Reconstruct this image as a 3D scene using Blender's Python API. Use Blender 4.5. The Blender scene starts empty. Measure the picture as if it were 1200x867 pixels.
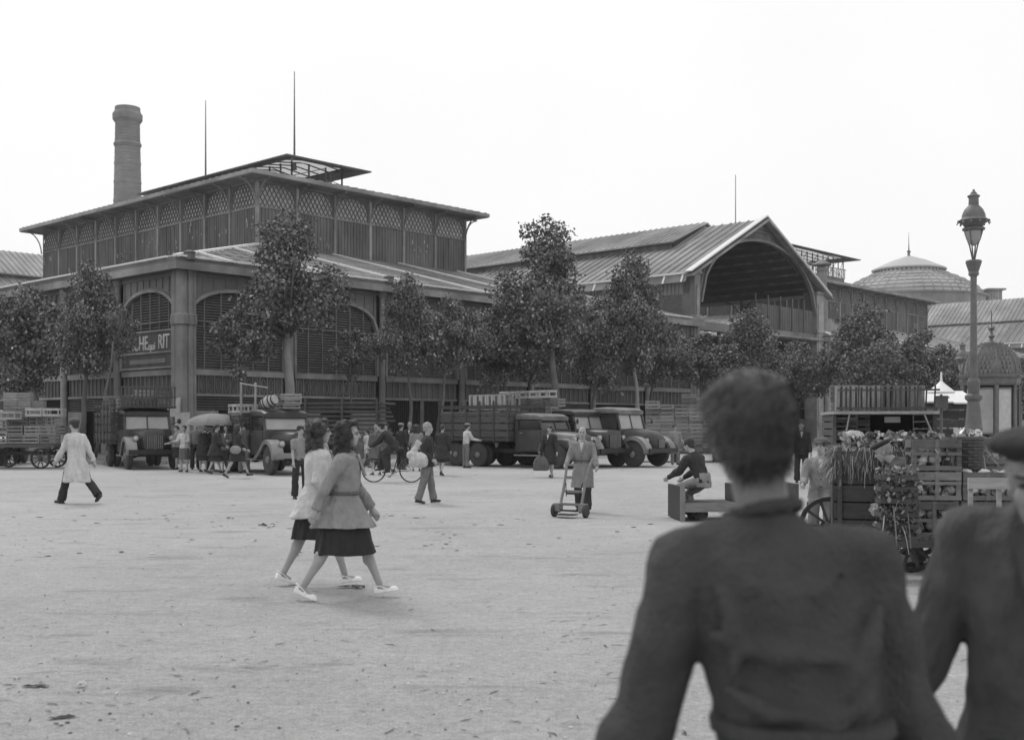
import bpy, math, random
import numpy as np
from mathutils import Vector, Matrix, noise
R = math.radians
random.seed(7)
rng = np.random.default_rng(11)
scene = bpy.context.scene
COL = scene.collection
F, HOR, CAMZ = 1350.0, 498.0, 1.6

# ---------------------------------------------------------------- camera
cam_d = bpy.data.cameras.new("camera")
cam = bpy.data.objects.new("camera", cam_d); COL.objects.link(cam)
cam.location = (0, 0, CAMZ); cam.rotation_euler = (R(90), 0, 0)
cam_d.sensor_width = 36; cam_d.lens = 36 * F / 1200; cam_d.shift_y = (HOR - 433.5) / 1200
cam_d.clip_start = 0.05; cam_d.clip_end = 3000
cam_d.dof.use_dof = True; cam_d.dof.focus_distance = 20; cam_d.dof.aperture_fstop = 3.1
scene.camera = cam
scene.render.resolution_x = 1024; scene.render.resolution_y = 739
scene.view_settings.view_transform = 'Standard'; scene.view_settings.look = 'None'
scene.view_settings.exposure = 0.0; scene.view_settings.gamma = 1.0
scene.cycles.use_denoising = True
scene.cycles.max_bounces = 6; scene.cycles.diffuse_bounces = 3; scene.cycles.transparent_max_bounces = 6
# ---------------------------------------------------------------- world: pale overcast sky, black and white film
SUN_EL, SUN_AZ = 52.0, -35.0     # azimuth measured from +Y towards +X
world = bpy.data.worlds.new("World"); scene.world = world; world.use_nodes = True
nt = world.node_tree; nt.nodes.clear()
sky = nt.nodes.new('ShaderNodeTexSky'); sky.sky_type = 'NISHITA'; sky.sun_disc = False
sky.sun_elevation = R(SUN_EL); sky.sun_rotation = R(SUN_AZ); sky.dust_density = 3
bw = nt.nodes.new('ShaderNodeRGBToBW'); nt.links.new(sky.outputs[0], bw.inputs[0])
wtc = nt.nodes.new('ShaderNodeTexCoord')
wns = nt.nodes.new('ShaderNodeTexNoise'); wns.inputs['Scale'].default_value = 1.6; wns.inputs['Detail'].default_value = 4
nt.links.new(wtc.outputs['Generated'], wns.inputs['Vector'])
wmr = nt.nodes.new('ShaderNodeMapRange'); wmr.inputs[1].default_value = .3; wmr.inputs[2].default_value = .7
wmr.inputs[3].default_value = 9.0; wmr.inputs[4].default_value = 9.9
nt.links.new(wns.outputs[0], wmr.inputs[0])
wmx = nt.nodes.new('ShaderNodeMix'); wmx.data_type = 'FLOAT'; wmx.inputs[0].default_value = .9
nt.links.new(bw.outputs[0], wmx.inputs[2]); nt.links.new(wmr.outputs[0], wmx.inputs[3])
bg = nt.nodes.new('ShaderNodeBackground'); bg.inputs[1].default_value = 0.11
nt.links.new(wmx.outputs[0], bg.inputs[0])
wo = nt.nodes.new('ShaderNodeOutputWorld'); nt.links.new(bg.outputs[0], wo.inputs[0])
sd = bpy.data.lights.new("sun", 'SUN'); sd.energy = 1.3; sd.angle = R(14); sd.color = (1, 1, 1)
sun = bpy.data.objects.new("sun", sd); COL.objects.link(sun)
_sd = Vector((math.sin(R(SUN_AZ)) * math.cos(R(SUN_EL)), math.cos(R(SUN_AZ)) * math.cos(R(SUN_EL)), math.sin(R(SUN_EL))))
sun.rotation_euler = _sd.to_track_quat('Z', 'Y').to_euler(); sun.location = (0, 0, 60)

# ---------------------------------------------------------------- placing helpers
def at(u, Y, z=0.0): return Vector(((u - 600) / F * Y, Y, z))
def zc(v, Y): return CAMZ + (HOR - v) / F * Y
def gp(u, v):
    Y = CAMZ * F / (v - HOR); return at(u, Y)

# ---------------------------------------------------------------- materials (all grey: black and white film)
MATS = {}
def mat(name, v, rough=.8, var=.25, scale=3.0, bump=.15, metal=0.0, stretch=(1, 1, 1), rnd=0.0, spec=.35, bscale=None, tone=False, dirt=0.0, alpha=None, detail=6, bdist=.02):
    if name in MATS: return MATS[name]
    m = bpy.data.materials.new(name); m.use_nodes = True; t = m.node_tree; N = t.nodes; L = t.links
    b = N['Principled BSDF']
    b.inputs['Roughness'].default_value = rough; b.inputs['Metallic'].default_value = metal
    b.inputs['Specular IOR Level'].default_value = spec
    tc = N.new('ShaderNodeTexCoord'); mp = N.new('ShaderNodeMapping'); mp.inputs['Scale'].default_value = stretch
    L.new(tc.outputs['Object'], mp.inputs[0])
    ns = N.new('ShaderNodeTexNoise'); ns.inputs['Scale'].default_value = scale; ns.inputs['Detail'].default_value = detail
    ns.inputs['Roughness'].default_value = .62
    L.new(mp.outputs[0], ns.inputs[0])
    mr = N.new('ShaderNodeMapRange'); mr.inputs[1].default_value = .25; mr.inputs[2].default_value = .75
    mr.inputs[3].default_value = v * (1 - var); mr.inputs[4].default_value = v * (1 + var)
    L.new(ns.outputs[0], mr.inputs[0]); out = mr.outputs[0]
    def mul(a, bsock):
        q = N.new('ShaderNodeMath'); q.operation = 'MULTIPLY'; L.new(a, q.inputs[0])
        if isinstance(bsock, float): q.inputs[1].default_value = bsock
        else: L.new(bsock, q.inputs[1])
        return q.outputs[0]
    if rnd:
        oi = N.new('ShaderNodeObjectInfo'); r = N.new('ShaderNodeMapRange')
        r.inputs[3].default_value = 1 - rnd; r.inputs[4].default_value = 1 + rnd
        L.new(oi.outputs['Random'], r.inputs[0]); out = mul(out, r.outputs[0])
    if tone:
        at_ = N.new('ShaderNodeAttribute'); at_.attribute_name = 'tone'; out = mul(out, at_.outputs['Fac'])
    if dirt:
        n2 = N.new('ShaderNodeTexNoise'); n2.inputs['Scale'].default_value = scale * .27; n2.inputs['Detail'].default_value = 8
        m2 = N.new('ShaderNodeMapping'); m2.inputs['Scale'].default_value = (1, 1, .35); L.new(tc.outputs['Object'], m2.inputs[0]); L.new(m2.outputs[0], n2.inputs[0])
        r2 = N.new('ShaderNodeMapRange'); r2.inputs[1].default_value = .38; r2.inputs[2].default_value = .62
        r2.inputs[3].default_value = 1 - dirt; r2.inputs[4].default_value = 1.05; L.new(n2.outputs[0], r2.inputs[0]); out = mul(out, r2.outputs[0])
    L.new(out, b.inputs['Base Color'])
    if bump:
        nb = N.new('ShaderNodeTexNoise'); nb.inputs['Scale'].default_value = bscale or scale * 6; nb.inputs['Detail'].default_value = 5
        L.new(mp.outputs[0], nb.inputs[0])
        bp = N.new('ShaderNodeBump'); bp.inputs['Strength'].default_value = bump; bp.inputs['Distance'].default_value = bdist
        L.new(nb.outputs[0], bp.inputs['Height']); L.new(bp.outputs[0], b.inputs['Normal'])
    MATS[name] = m; return m

# ---------------------------------------------------------------- mesh builder
class MB:
    def __init__(s): s.v = []; s.f = []; s.M = Matrix.Identity(4)
    def add(s, vs, fs):
        n = len(s.v)
        s.v += [tuple(s.M @ Vector(p)) for p in vs]; s.f += [tuple(i + n for i in f) for f in fs]; return s
    def box(s, x0, x1, y0, y1, z0, z1):
        return s.add([(x0,y0,z0),(x1,y0,z0),(x1,y1,z0),(x0,y1,z0),(x0,y0,z1),(x1,y0,z1),(x1,y1,z1),(x0,y1,z1)],
                     [(0,3,2,1),(4,5,6,7),(0,1,5,4),(1,2,6,5),(2,3,7,6),(3,0,4,7)])
    def bar(s, p0, p1, w, h, up=(0, 0, 1)):
        p0, p1 = Vector(p0), Vector(p1); d = (p1 - p0).normalized(); upv = Vector(up)
        sd_ = d.cross(upv)
        if sd_.length < 1e-4: sd_ = d.cross(Vector((1, 0, 0)))
        sd_.normalize(); u2 = sd_.cross(d).normalized(); a = sd_ * w / 2; b = u2 * h / 2
        return s.add([p0-a-b, p0+a-b, p0+a+b, p0-a+b, p1-a-b, p1+a-b, p1+a+b, p1-a+b],
                     [(0,3,2,1)[::-1],(4,5,6,7)[::-1],(0,1,5,4)[::-1],(1,2,6,5)[::-1],(2,3,7,6)[::-1],(3,0,4,7)[::-1]])
    def loft(s, rings, closed=True, cap=True):
        n = len(rings[0]); vs = [p for r in rings for p in r]; fs = []
        for k in range(len(rings) - 1):
            for i in range(n if closed else n - 1):
                j = (i + 1) % n
                fs.append((k*n+i, k*n+j, (k+1)*n+j, (k+1)*n+i))
        if cap and closed:
            fs.append(tuple(range(n))[::-1]); m = (len(rings)-1)*n; fs.append(tuple(m+i for i in range(n)))
        return s.add(vs, fs)
    def tube(s, pts, rs, n=8):
        pts = [Vector(p) for p in pts]
        if not hasattr(rs, '__len__'): rs = [rs] * len(pts)
        rings = []; ref = None
        for i, p in enumerate(pts):
            d = (pts[min(i+1, len(pts)-1)] - pts[max(i-1, 0)]).normalized()
            if ref is None:
                ref = d.cross(Vector((0,0,1)))
                if ref.length < 1e-3: ref = d.cross(Vector((1,0,0)))
            ref = (ref - d * ref.dot(d)); ref.normalize(); o = d.cross(ref)
            rings.append([p + (ref*math.cos(a) + o*math.sin(a)) * rs[i] for a in [2*math.pi*k/n for k in range(n)]])
        return s.loft(rings)
    def lathe(s, prof, n=16, c=(0,0,0), axis='z', a0=0, squash=1):
        rings = []
        for r, h in prof:
            ring = []
            for k in range(n):
                a = a0 + 2*math.pi*k/n; x, y = r*math.cos(a), r*math.sin(a)*squash
                p = {'z': (x, y, h), 'y': (y, h, x), 'x': (h, x, y)}[axis]
                ring.append((p[0]+c[0], p[1]+c[1], p[2]+c[2]))
            rings.append(ring)
        return s.loft(rings, cap=tuple(prof[0]) != tuple(prof[-1]))
    def prism(s, poly, y0, y1, axis='y'):
        f = {'y': lambda p, q: (p[0], q, p[1]), 'x': lambda p, q: (q, p[0], p[1]), 'z': lambda p, q: (p[0], p[1], q)}[axis]
        return s.loft([[f(p, y0) for p in poly], [f(p, y1) for p in poly]])
    def ell(s, c, r, n=12, m=8, rot=None):
        c = Vector(c); rings = []
        Rm = rot or Matrix.Identity(3)
        for i in range(m + 1):
            ph = math.pi * i / m; rr = max(math.sin(ph), .02)
            rings.append([c + Rm @ Vector((r[0]*rr*math.cos(2*math.pi*k/n), r[1]*rr*math.sin(2*math.pi*k/n), -r[2]*math.cos(ph))) for k in range(n)])
        return s.loft(rings)
    def mesh(s, name, m=None, smooth=False):
        me = bpy.data.meshes.new(name); me.from_pydata(s.v, [], s.f)
        if m: me.materials.append(m)
        if smooth: me.shade_smooth()
        me.validate(); me.update()
        return me
    def build(s, name, m, parent=None, smooth=False, bevel=0, fix=True):
        me = s.mesh(name, m, smooth)
        if fix:
            import bmesh
            b = bmesh.new(); b.from_mesh(me); bmesh.ops.recalc_face_normals(b, faces=b.faces)
            if bevel:
                bmesh.ops.bevel(b, geom=[e for e in b.edges if len(e.link_faces) == 2 and e.calc_face_angle(0) > .6], offset=bevel, segments=2, affect='EDGES', profile=.6)
            b.to_mesh(me); b.free()
            if smooth: me.shade_smooth()
        return link(name, me, parent)
def link(name, me, parent=None, loc=None, rz=None):
    o = bpy.data.objects.new(name, me); COL.objects.link(o)
    if parent: o.parent = parent
    if loc is not None: o.location = loc
    if rz is not None: o.rotation_euler = (0, 0, rz)
    return o
def tag(o, label=None, cat=None, group=None, kind=None):
    if label: o['label'] = label
    if cat: o['category'] = cat
    if group: o['group'] = group
    if kind: o['kind'] = kind
    return o
def thing(name, label, cat, loc=(0,0,0), rz=0.0, group=None):
    o = bpy.data.objects.new(name, None); COL.objects.link(o)
    o.empty_display_size = .3; o.location = loc; o.rotation_euler = (0, 0, rz)
    return tag(o, label, cat, group)
def kids(o): return [c for c in KIDS_SRC if c.parent == o]
def copy_tree(o, parent=None):
    c = o.copy(); COL.objects.link(c)
    if parent: c.parent = parent
    for ch in [x for x in o.children]: copy_tree(ch, c)
    return c
ORD = ['first','second','third','fourth','fifth','sixth','seventh','eighth','ninth','tenth','eleventh','twelfth']
def smooth_by_angle(o, ang=40):
    me = o.data
    me.shade_smooth(); me.set_sharp_from_angle(angle=R(ang))

M_ground = None
# common materials
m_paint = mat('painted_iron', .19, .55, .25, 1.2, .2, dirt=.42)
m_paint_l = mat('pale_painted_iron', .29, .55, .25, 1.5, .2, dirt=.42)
m_board = mat('weathered_board', .125, .85, .4, 2.0, .3, stretch=(1,1,.15), rnd=.15, dirt=.3)
m_board_l = mat('pale_board', .24, .85, .25, 2.0, .3, stretch=(1,1,.15), rnd=.1)
m_louvre = mat('louvre_wood', .15, .85, .3, 3.0, .2, stretch=(1,1,3))
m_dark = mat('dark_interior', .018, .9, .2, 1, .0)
m_zinc = mat('zinc_roofing', .33, .6, .25, .8, .3, dirt=.35)
m_zinc_l = mat('pale_zinc_edge', .7, .5, .12, 2, .1)
m_slate = mat('roof_slab', .25, .7, .25, .9, .3, dirt=.4)
m_glass = mat('dusty_glass', .3, .35, .35, 1.2, .05, spec=.5)
m_dglass = mat('dark_glass', .03, .12, .2, 2, .0, spec=.6)
m_wind = mat('windscreen_glass', .3, .15, .15, 2, .0, spec=.7)
m_crate = mat('crate_wood', .2, .85, .3, 5, .3, stretch=(1,6,6), rnd=.42)
m_crate_l = mat('new_crate_wood', .34, .8, .25, 5, .3, stretch=(1,6,6), rnd=.2)
m_wood = mat('cart_wood', .07, .85, .35, 4, .35, stretch=(1,5,5), rnd=.2)
m_woodm = mat('worn_wood', .2, .8, .3, 4, .3, stretch=(1,5,5))
m_tyre = mat('tyre_rubber', .055, .85, .3, 5, .2)
m_rim = mat('wheel_rim', .2, .55, .2, 5, .1)
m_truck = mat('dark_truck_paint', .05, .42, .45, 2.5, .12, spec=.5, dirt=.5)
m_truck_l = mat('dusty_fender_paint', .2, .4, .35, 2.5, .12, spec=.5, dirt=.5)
m_olive = mat('drab_truck_paint', .075, .6, .25, 2.5, .12, dirt=.5)
m_black = mat('black_iron', .025, .5, .2, 4, .05)
m_chrome = mat('dull_chrome', .6, .25, .1, 4, 0, metal=1)
m_lens = mat('headlight_lens', .4, .2, .1, 4, 0, spec=.8)
m_vcr = mat('vegetable_crate_wood', .13, .85, .35, 5, .3, stretch=(1,6,6), rnd=.25)
m_white = mat('white_enamel', .75, .5, .08, 6, .05)
m_cast = mat('cast_iron', .14, .5, .25, 6, .2, dirt=.2)
m_paper = mat('paper_scrap', .6, .8, .15, 8, .2, rnd=.4)
# ================================================================ ground
g = MB()
xs = [-900, -300, -120, -60, -30, -15, -6, 0, 6, 15, 30, 60, 120, 300, 900]; ysg = [-60, -10, 0, 3, 6, 10, 15, 22, 30, 40, 50, 60, 80, 120, 300, 1500]
for j, y in enumerate(ysg):
    for i, x in enumerate(xs): g.v.append((x, y, 0))
for j in range(len(ysg)-1):
    for i in range(len(xs)-1):
        n = len(xs); g.f.append((j*n+i, j*n+i+1, (j+1)*n+i+1, (j+1)*n+i))
def ground_mat():
    m = bpy.data.materials.new('square_asphalt'); m.use_nodes = True; t = m.node_tree; N = t.nodes; L = t.links
    b = N['Principled BSDF']; b.inputs['Roughness'].default_value = .85; b.inputs['Specular IOR Level'].default_value = .25
    tc = N.new('ShaderNodeTexCoord')
    def nz(sc, det, lo, hi, a, bb, st=(1,1,1), rough=.6):
        mp = N.new('ShaderNodeMapping'); mp.inputs['Scale'].default_value = st; L.new(tc.outputs['Object'], mp.inputs[0])
        n = N.new('ShaderNodeTexNoise'); n.inputs['Scale'].default_value = sc; n.inputs['Detail'].default_value = det; n.inputs['Roughness'].default_value = rough
        L.new(mp.outputs[0], n.inputs[0]); r = N.new('ShaderNodeMapRange')
        for k, q in zip((1,2,3,4), (lo, hi, a, bb)): r.inputs[k].default_value = q
        L.new(n.outputs[0], r.inputs[0]); return r.outputs[0], n.outputs[0]
    def mul(a, c):
        q = N.new('ShaderNodeMath'); q.operation = 'MULTIPLY'; L.new(a, q.inputs[0]); L.new(c, q.inputs[1]); return q.outputs[0]
    base, _ = nz(.16, 5, .3, .7, .32, .42)
    mid, _ = nz(1.7, 6, .3, .7, .94, 1.05)
    grit, gr = nz(75, 6, .3, .7, .45, 1.55, rough=.85)
    g2, _ = nz(19, 6, .3, .7, .72, 1.26, rough=.8)
    g3, _ = nz(5.5, 7, .3, .7, .86, 1.12, st=(.8,1.3,1), rough=.75)
    scuff, _ = nz(1.1, 8, .56, .70, 1.0, .6, st=(.5, 1.6, 1), rough=.72)     # dark trodden dirt
    spk, _ = nz(9, 5, .66, .74, 1.0, .5, rough=.65)
    pale, _ = nz(3.1, 7, .64, .72, 1.0, 1.22, st=(.7, 1.3, 1), rough=.7)
    o = mul(mul(mul(mul(mul(mul(mul(base, mid), grit), scuff), spk), pale), g2), g3); L.new(o, b.inputs['Base Color'])
    bp = N.new('ShaderNodeBump'); bp.inputs['Strength'].default_value = .7; bp.inputs['Distance'].default_value = .015
    L.new(gr, bp.inputs['Height']); L.new(bp.outputs[0], b.inputs['Normal'])
    return m
m_asph = ground_mat()
ground = link('ground', g.mesh('ground', m_asph)); tag(ground, kind='structure')
m_pave = mat('pavement_stone', .17, .9, .25, 1.0, .3, dirt=.3)
m_kerb = mat('kerb_stone', .3, .85, .2, 2, .2)

C0 = Vector((-15.77, 55, 0)); RZ = math.atan2(.734, .679)
site = Matrix.Translation(C0) @ Matrix.Rotation(RZ, 4, 'Z')
def L2W(x, y, z=0): return site @ Vector((x, y, z))
# pavement round the pavilions with a real kerb
pv = MB(); pv.M = site
pv.box(-6.5, 230, -6.5, 90, .0, .13)
o = pv.build('pavement', m_pave, fix=True); tag(o, kind='structure')
kb = MB(); kb.M = site
for k in range(0, 236):
    kb.box(-6.8 + k, -5.82 + k, -6.8, -6.503, 0, .145)
for k in range(0, 90):
    kb.box(-6.8, -6.503, -6.5 + k + .02, -5.52 + k, 0, .145)
o = kb.build('kerb', m_kerb); tag(o, kind='structure')

FR = Matrix(((1,0,0,0),(0,-1,0,0),(0,0,1,0),(0,0,0,1)))                 # (along, out, z) -> right-hand facade
FL = Matrix(((0,-1,0,0),(1,0,0,0),(0,0,1,0),(0,0,0,1)))                 # -> left-hand facade (out = -x)
def T(x, y, z=0): return Matrix.Translation((x, y, z))
def face(face_m, off):   # off = local translation of the face
    return T(*off) @ face_m
WT = 9.05
def arch_z(a, a0, a1, zs, zc_):
    h = (a1 - a0) / 2; t = (a - (a0 + a1) / 2) / h
    return zs + (zc_ - zs) * math.sqrt(max(0, 1 - min(1, abs(t)) ** 2.3))
def wall_bay(M, a0, a1, par, kind, detail=True):
    i0, i1 = a0 + .32, a1 - .32; zs, zk = 6.75, 8.2
    # spandrel board wall above the arch
    w = MB(); w.M = M; n = 20; P = [i0 + (i1-i0)*k/n for k in range(n+1)]
    for k in range(n):
        z0, z1 = arch_z(P[k], i0, i1, zs, zk), arch_z(P[k+1], i0, i1, zs, zk)
        w.add([(P[k],0,z0),(P[k+1],0,z1),(P[k+1],0,WT),(P[k],0,WT),(P[k],-.25,z0),(P[k+1],-.25,z1)], [(0,1,2,3),(0,1,5,4)])
    for k in range(9):
        a = a0 + .5 + (a1-a0-1)*k/8
        z = arch_z(a, i0, i1, zs, zk) + .2
        w.bar((a, .02, z), (a, .02, WT-.25), .07, .07, up=(0,1,0))
    w.bar((i0,.03,WT-.2),(i1,.03,WT-.2),.12,.14)
    w.build('spandrel', m_paint, par)
    fr = MB(); fr.M = M
    pts = [(a, .06, arch_z(a, i0, i1, zs, zk)) for a in P]
    pts = [(i0, .06, 4.3)] + pts + [(i1, .06, 4.3)]
    for p, q in zip(pts, pts[1:]): fr.bar(p, q, .16, .2, up=(0,1,0))
    fr.build('arch_frame', m_paint_l, par)
    # louvres
    lv = MB(); lv.M = M; z = 4.34
    while z < zk - .1:
        # width available at this height
        if z <= zs: b0, b1 = i0, i1
        else:
            b0 = next((a for a in P if arch_z(a, i0, i1, zs, zk) > z), None); b1 = i0 + i1 - b0
        lv.add([(b0,-.04,z),(b1,-.04,z),(b1,-.17,z+.1),(b0,-.17,z+.1),(b0,-.06,z-.02),(b1,-.06,z-.02),(b1,-.19,z+.08),(b0,-.19,z+.08)],
               [(0,1,2,3),(4,5,6,7),(0,1,5,4)])
        z += .135
    o = lv.build('louvre', m_louvre, par, fix=False); tag(o, kind='stuff')
    ml = MB(); ml.M = M; nm = 6
    for k in range(1, nm):
        a = i0 + (i1-i0)*k/nm; ml.box(a-.03, a+.03, -.07, 0.0, 4.3, arch_z(a, i0, i1, zs, zk))
    ml.box(i0, i1, -.07, .015, 6.6, 6.68)
    ml.build('mullion_frame', m_paint, par)
    # low storey
    b = MB(); b.M = M; b.box(i0, i1, -.2, .1, 4.02, 4.3); b.box(i0, i1, -.2, .06, 3.0, 3.12); b.build('sill_band', m_paint_l, par)
    pn = MB(); pn.M = M; pn.box(i0, i1, -.2, -.03, 3.12, 4.02); pn.build('panel', m_board, par)
    st = MB(); st.M = M
    for k in range(13):
        a = i0 + .15 + (i1-i0-.3)*k/12; st.box(a-.03, a+.03, -.03, .03, 3.12, 4.02)
        if kind == 'oval' and k < 12:
            c = a + (i1-i0-.3)/24
            for q in range(10):
                t0, t1 = 2*math.pi*q/10, 2*math.pi*(q+1)/10
                st.bar((c+.13*math.cos(t0),0,3.57+.34*math.sin(t0)),(c+.13*math.cos(t1),0,3.57+.34*math.sin(t1)),.035,.04,up=(0,1,0))
    st.build('panel_moulding', m_paint, par)
    if kind in ('oval', 'louvre'):
        s2 = MB(); s2.M = M; z = 2.35
        while z < 3.0: s2.box(i0, i1, -.1, -.02, z, z+.07); z += .13
        tag(s2.build('low_louvre', m_board, par), kind='stuff')
        for f0, f1 in ((0, .3), (.7, 1)):
            rw = MB(); rw.M = M; rw.box(i0+(i1-i0)*f0, i0+(i1-i0)*f1, -.2, .05, 0, 2.3); rw.build('shutter', m_board_l, par)
    elif kind == 'bars':
        gb = MB(); gb.M = M; k = 0; a = i0 + .1
        while a < i1:
            gb.box(a-.02, a+.02, -.06, -.02, .1, 3.0); a += .16
        gb.box(i0, i1, -.08, 0, 1.1, 1.2); gb.box(i0, i1, -.08, 0, .1, .2)
        o = gb.build('grille_bar', m_black, par); tag(o, kind='stuff')
        pb = MB(); pb.M = M; mid = (i0+i1)/2; pb.box(mid-.13, mid+.13, -.2, .02, .1, 3.0); pb.build('door_post', m_paint, par)
    else:
        rw = MB(); rw.M = M; rw.box(i0, i1, -.2, .02, 0, 2.2); rw.build('low_wall', m_board_l, par)
def column(M, a, par):
    c = MB(); c.M = M
    c.lathe([(.27,.13),(.27,.5),(.19,.62),(.175,6.3),(.25,6.4),(.25,6.55),(.2,6.62),(.19,6.9),(.16,7.0),(.15,8.6),(.26,8.85),(.26,9.05)], 12, (a,.12,0))
    c.build('column', m_paint_l, par, smooth=False)
def glass_roof():
    m = bpy.data.materials.new('wired_roof_glass'); m.use_nodes = True; N = m.node_tree.nodes; L = m.node_tree.links
    b = N['Principled BSDF']; b.inputs['Base Color'].default_value = (.35,.35,.35,1); b.inputs['Roughness'].default_value = .5
    t = N.new('ShaderNodeBsdfTranslucent'); t.inputs[0].default_value = (.62,.62,.62,1); x = N.new('ShaderNodeMixShader'); x.inputs[0].default_value = .6
    L.new(b.outputs[0], x.inputs[1]); L.new(t.outputs[0], x.inputs[2]); L.new(x.outputs[0], N['Material Output'].inputs[0]); return m
m_roofglass = glass_roof()
def upper_bay(M, a0, a1, par, z0=12.6, zl=15.75, zt=17.55):
    p = MB(); p.M = M; p.box(a0-.09, a0+.09, -.1, .1, z0, zt); p.build('post', m_paint_l, par)
    i0, i1 = a0+.09, a1-.09
    bd = MB(); bd.M = M; a = i0 + .02; k = 0
    while a < i1 - .1:
        dz = .0; bd.box(a, min(a+.235, i1), -.06, -.02 + rng.uniform(-.012,.012), z0, zl); a += .27
    o = bd.build('board', m_board, par); tag(o, kind='stuff')
    if rng.random() < .75:      # splintered, paler bits of boarding
        sp_ = MB(); sp_.M = M; n_ = rng.integers(3, 12); c_ = rng.uniform(i0+.4, i1-.4); zc_ = rng.uniform(13.9, 15.0)
        for q in range(int(n_)):
            a = min(max(c_+rng.normal()*.6, i0+.05), i1-.15); z = zc_+rng.normal()*.35; sp_.box(a, a+rng.uniform(.04,.13), -.012, .014, z, z+rng.uniform(.06,.35))
        tag(sp_.build('splinter', m_zinc, par), kind='stuff')
    rl = MB(); rl.M = M; rl.box(i0, i1, -.06, .04, zl, zl+.12); rl.build('rail', m_paint, par)
    rl = MB(); rl.M = M; rl.box(i0, i1, -.06, .03, zt-.12, zt); rl.build('top_rail', m_paint, par)
    # arched lattice window
    h0, zs, zk = zl+.12, zl+.75, zt-.18; n = 14; P = [i0+.1 + (i1-i0-.2)*k/n for k in range(n+1)]
    az = lambda a: arch_z(a, P[0], P[-1], zs, zk)
    gl = MB(); gl.M = M
    for k in range(n): gl.add([(P[k],-.05,h0),(P[k+1],-.05,h0),(P[k+1],-.05,az(P[k+1])),(P[k],-.05,az(P[k]))], [(0,1,2,3)])
    gl.build('pane', m_glass, par, fix=False)
    sp = MB(); sp.M = M
    for k in range(n): sp.add([(P[k],0,az(P[k])),(P[k+1],0,az(P[k+1])),(P[k+1],0,zt),(P[k],0,zt)], [(0,1,2,3)])
    sp.box(i0, P[0], -.05, 0, h0, zt); sp.box(P[-1], i1, -.05, 0, h0, zt)
    sp.build('spandrel', m_board, par, fix=False)
    la = MB(); la.M = M; sp_ = .36
    inside = lambda a, z: P[0] <= a <= P[-1] and h0 <= z <= az(a)
    for sg in (1, -1):
        c = -6.0
        while c < 6:
            pts = []
            for q in range(0, 41):
                z = h0 + (zk-h0)*q/40; a = (i0+i1)/2 + c + sg*(z-h0)*.62
                if inside(a, z): pts.append((a, -.02, z))
            if len(pts) > 2: la.bar(pts[0], pts[-1], .045, .04, up=(0,1,0))
            c += sp_
    la.build('lattice', m_board, par)
def bracket(M, a, par, z=17.45, out=1.25, drop=1.7):
    b = MB(); b.M = M
    pts = [(a, .08 + out*math.sin(t), z - drop*(math.cos(t))) for t in [math.pi/2*k/6 for k in range(7)]]
    pts = [(a, .08 + out*(1-math.cos(t)), z - drop*(1-math.sin(t))) for t in [math.pi/2*k/6 for k in range(7)]]
    for p, q in zip(pts, pts[1:]): b.bar(p, q, .07, .07, up=(1,0,0))
    b.bar((a,.08,z),(a,out+.05,z+.02),.07,.09)
    b.build('bracket', m_paint, par)
def quadroof(name, m, par, outer, inner, z0, z1, thick=.18):
    """hip roof ring between two rectangles (x0,x1,y0,y1)"""
    r = MB(); a, b = outer, inner
    O = [(a[0],a[2]),(a[1],a[2]),(a[1],a[3]),(a[0],a[3])]; I = [(b[0],b[2]),(b[1],b[2]),(b[1],b[3]),(b[0],b[3])]
    for k in range(4):
        j = (k+1)%4
        r.add([(*O[k],z0),(*O[j],z0),(*I[j],z1),(*I[k],z1),(*O[k],z0-thick),(*O[j],z0-thick),(*I[j],z1-thick),(*I[k],z1-thick)],
              [(0,1,2,3),(7,6,5,4),(0,4,5,1)])
    return r.build(name, m, par, fix=False)
def ribs(par, outer, inner, z0, z1, step, sides, w=.05, h=.06, m=None, name='seam', joined=True, lift=.03):
    m = m or m_zinc; a, b = outer, inner; acc = MB() if joined else None
    def put(p, q):
        mb = acc if joined else MB()
        mb.bar(p, q, w, h)
        if not joined: mb.build(name, m, par)
    for sd_ in sides:
        L0, L1, i0, i1 = (a[0],a[1],b[0],b[1]) if sd_ in 'FB' else (a[2],a[3],b[2],b[3])
        c = L0 + step*.5
        while c < L1:
            t = 1.0
            if c < i0: t = (c-L0)/max(i0-L0,1e-6)
            elif c > i1: t = (L1-c)/max(L1-i1,1e-6)
            zz = z0 + (z1-z0)*t
            if sd_ == 'F': put((c,a[2],z0+lift),(c,a[2]+(b[2]-a[2])*t,zz+lift))
            if sd_ == 'B': put((c,a[3],z0+lift),(c,a[3]+(b[3]-a[3])*t,zz+lift))
            if sd_ == 'L': put((a[0],c,z0+lift),(a[0]+(b[0]-a[0])*t,c,zz+lift))
            if sd_ == 'R': put((a[1],c,z0+lift),(a[1]+(b[1]-a[1])*t,c,zz+lift))
            c += step
    if joined: tag(acc.build(name, m, par), kind='stuff')

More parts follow.
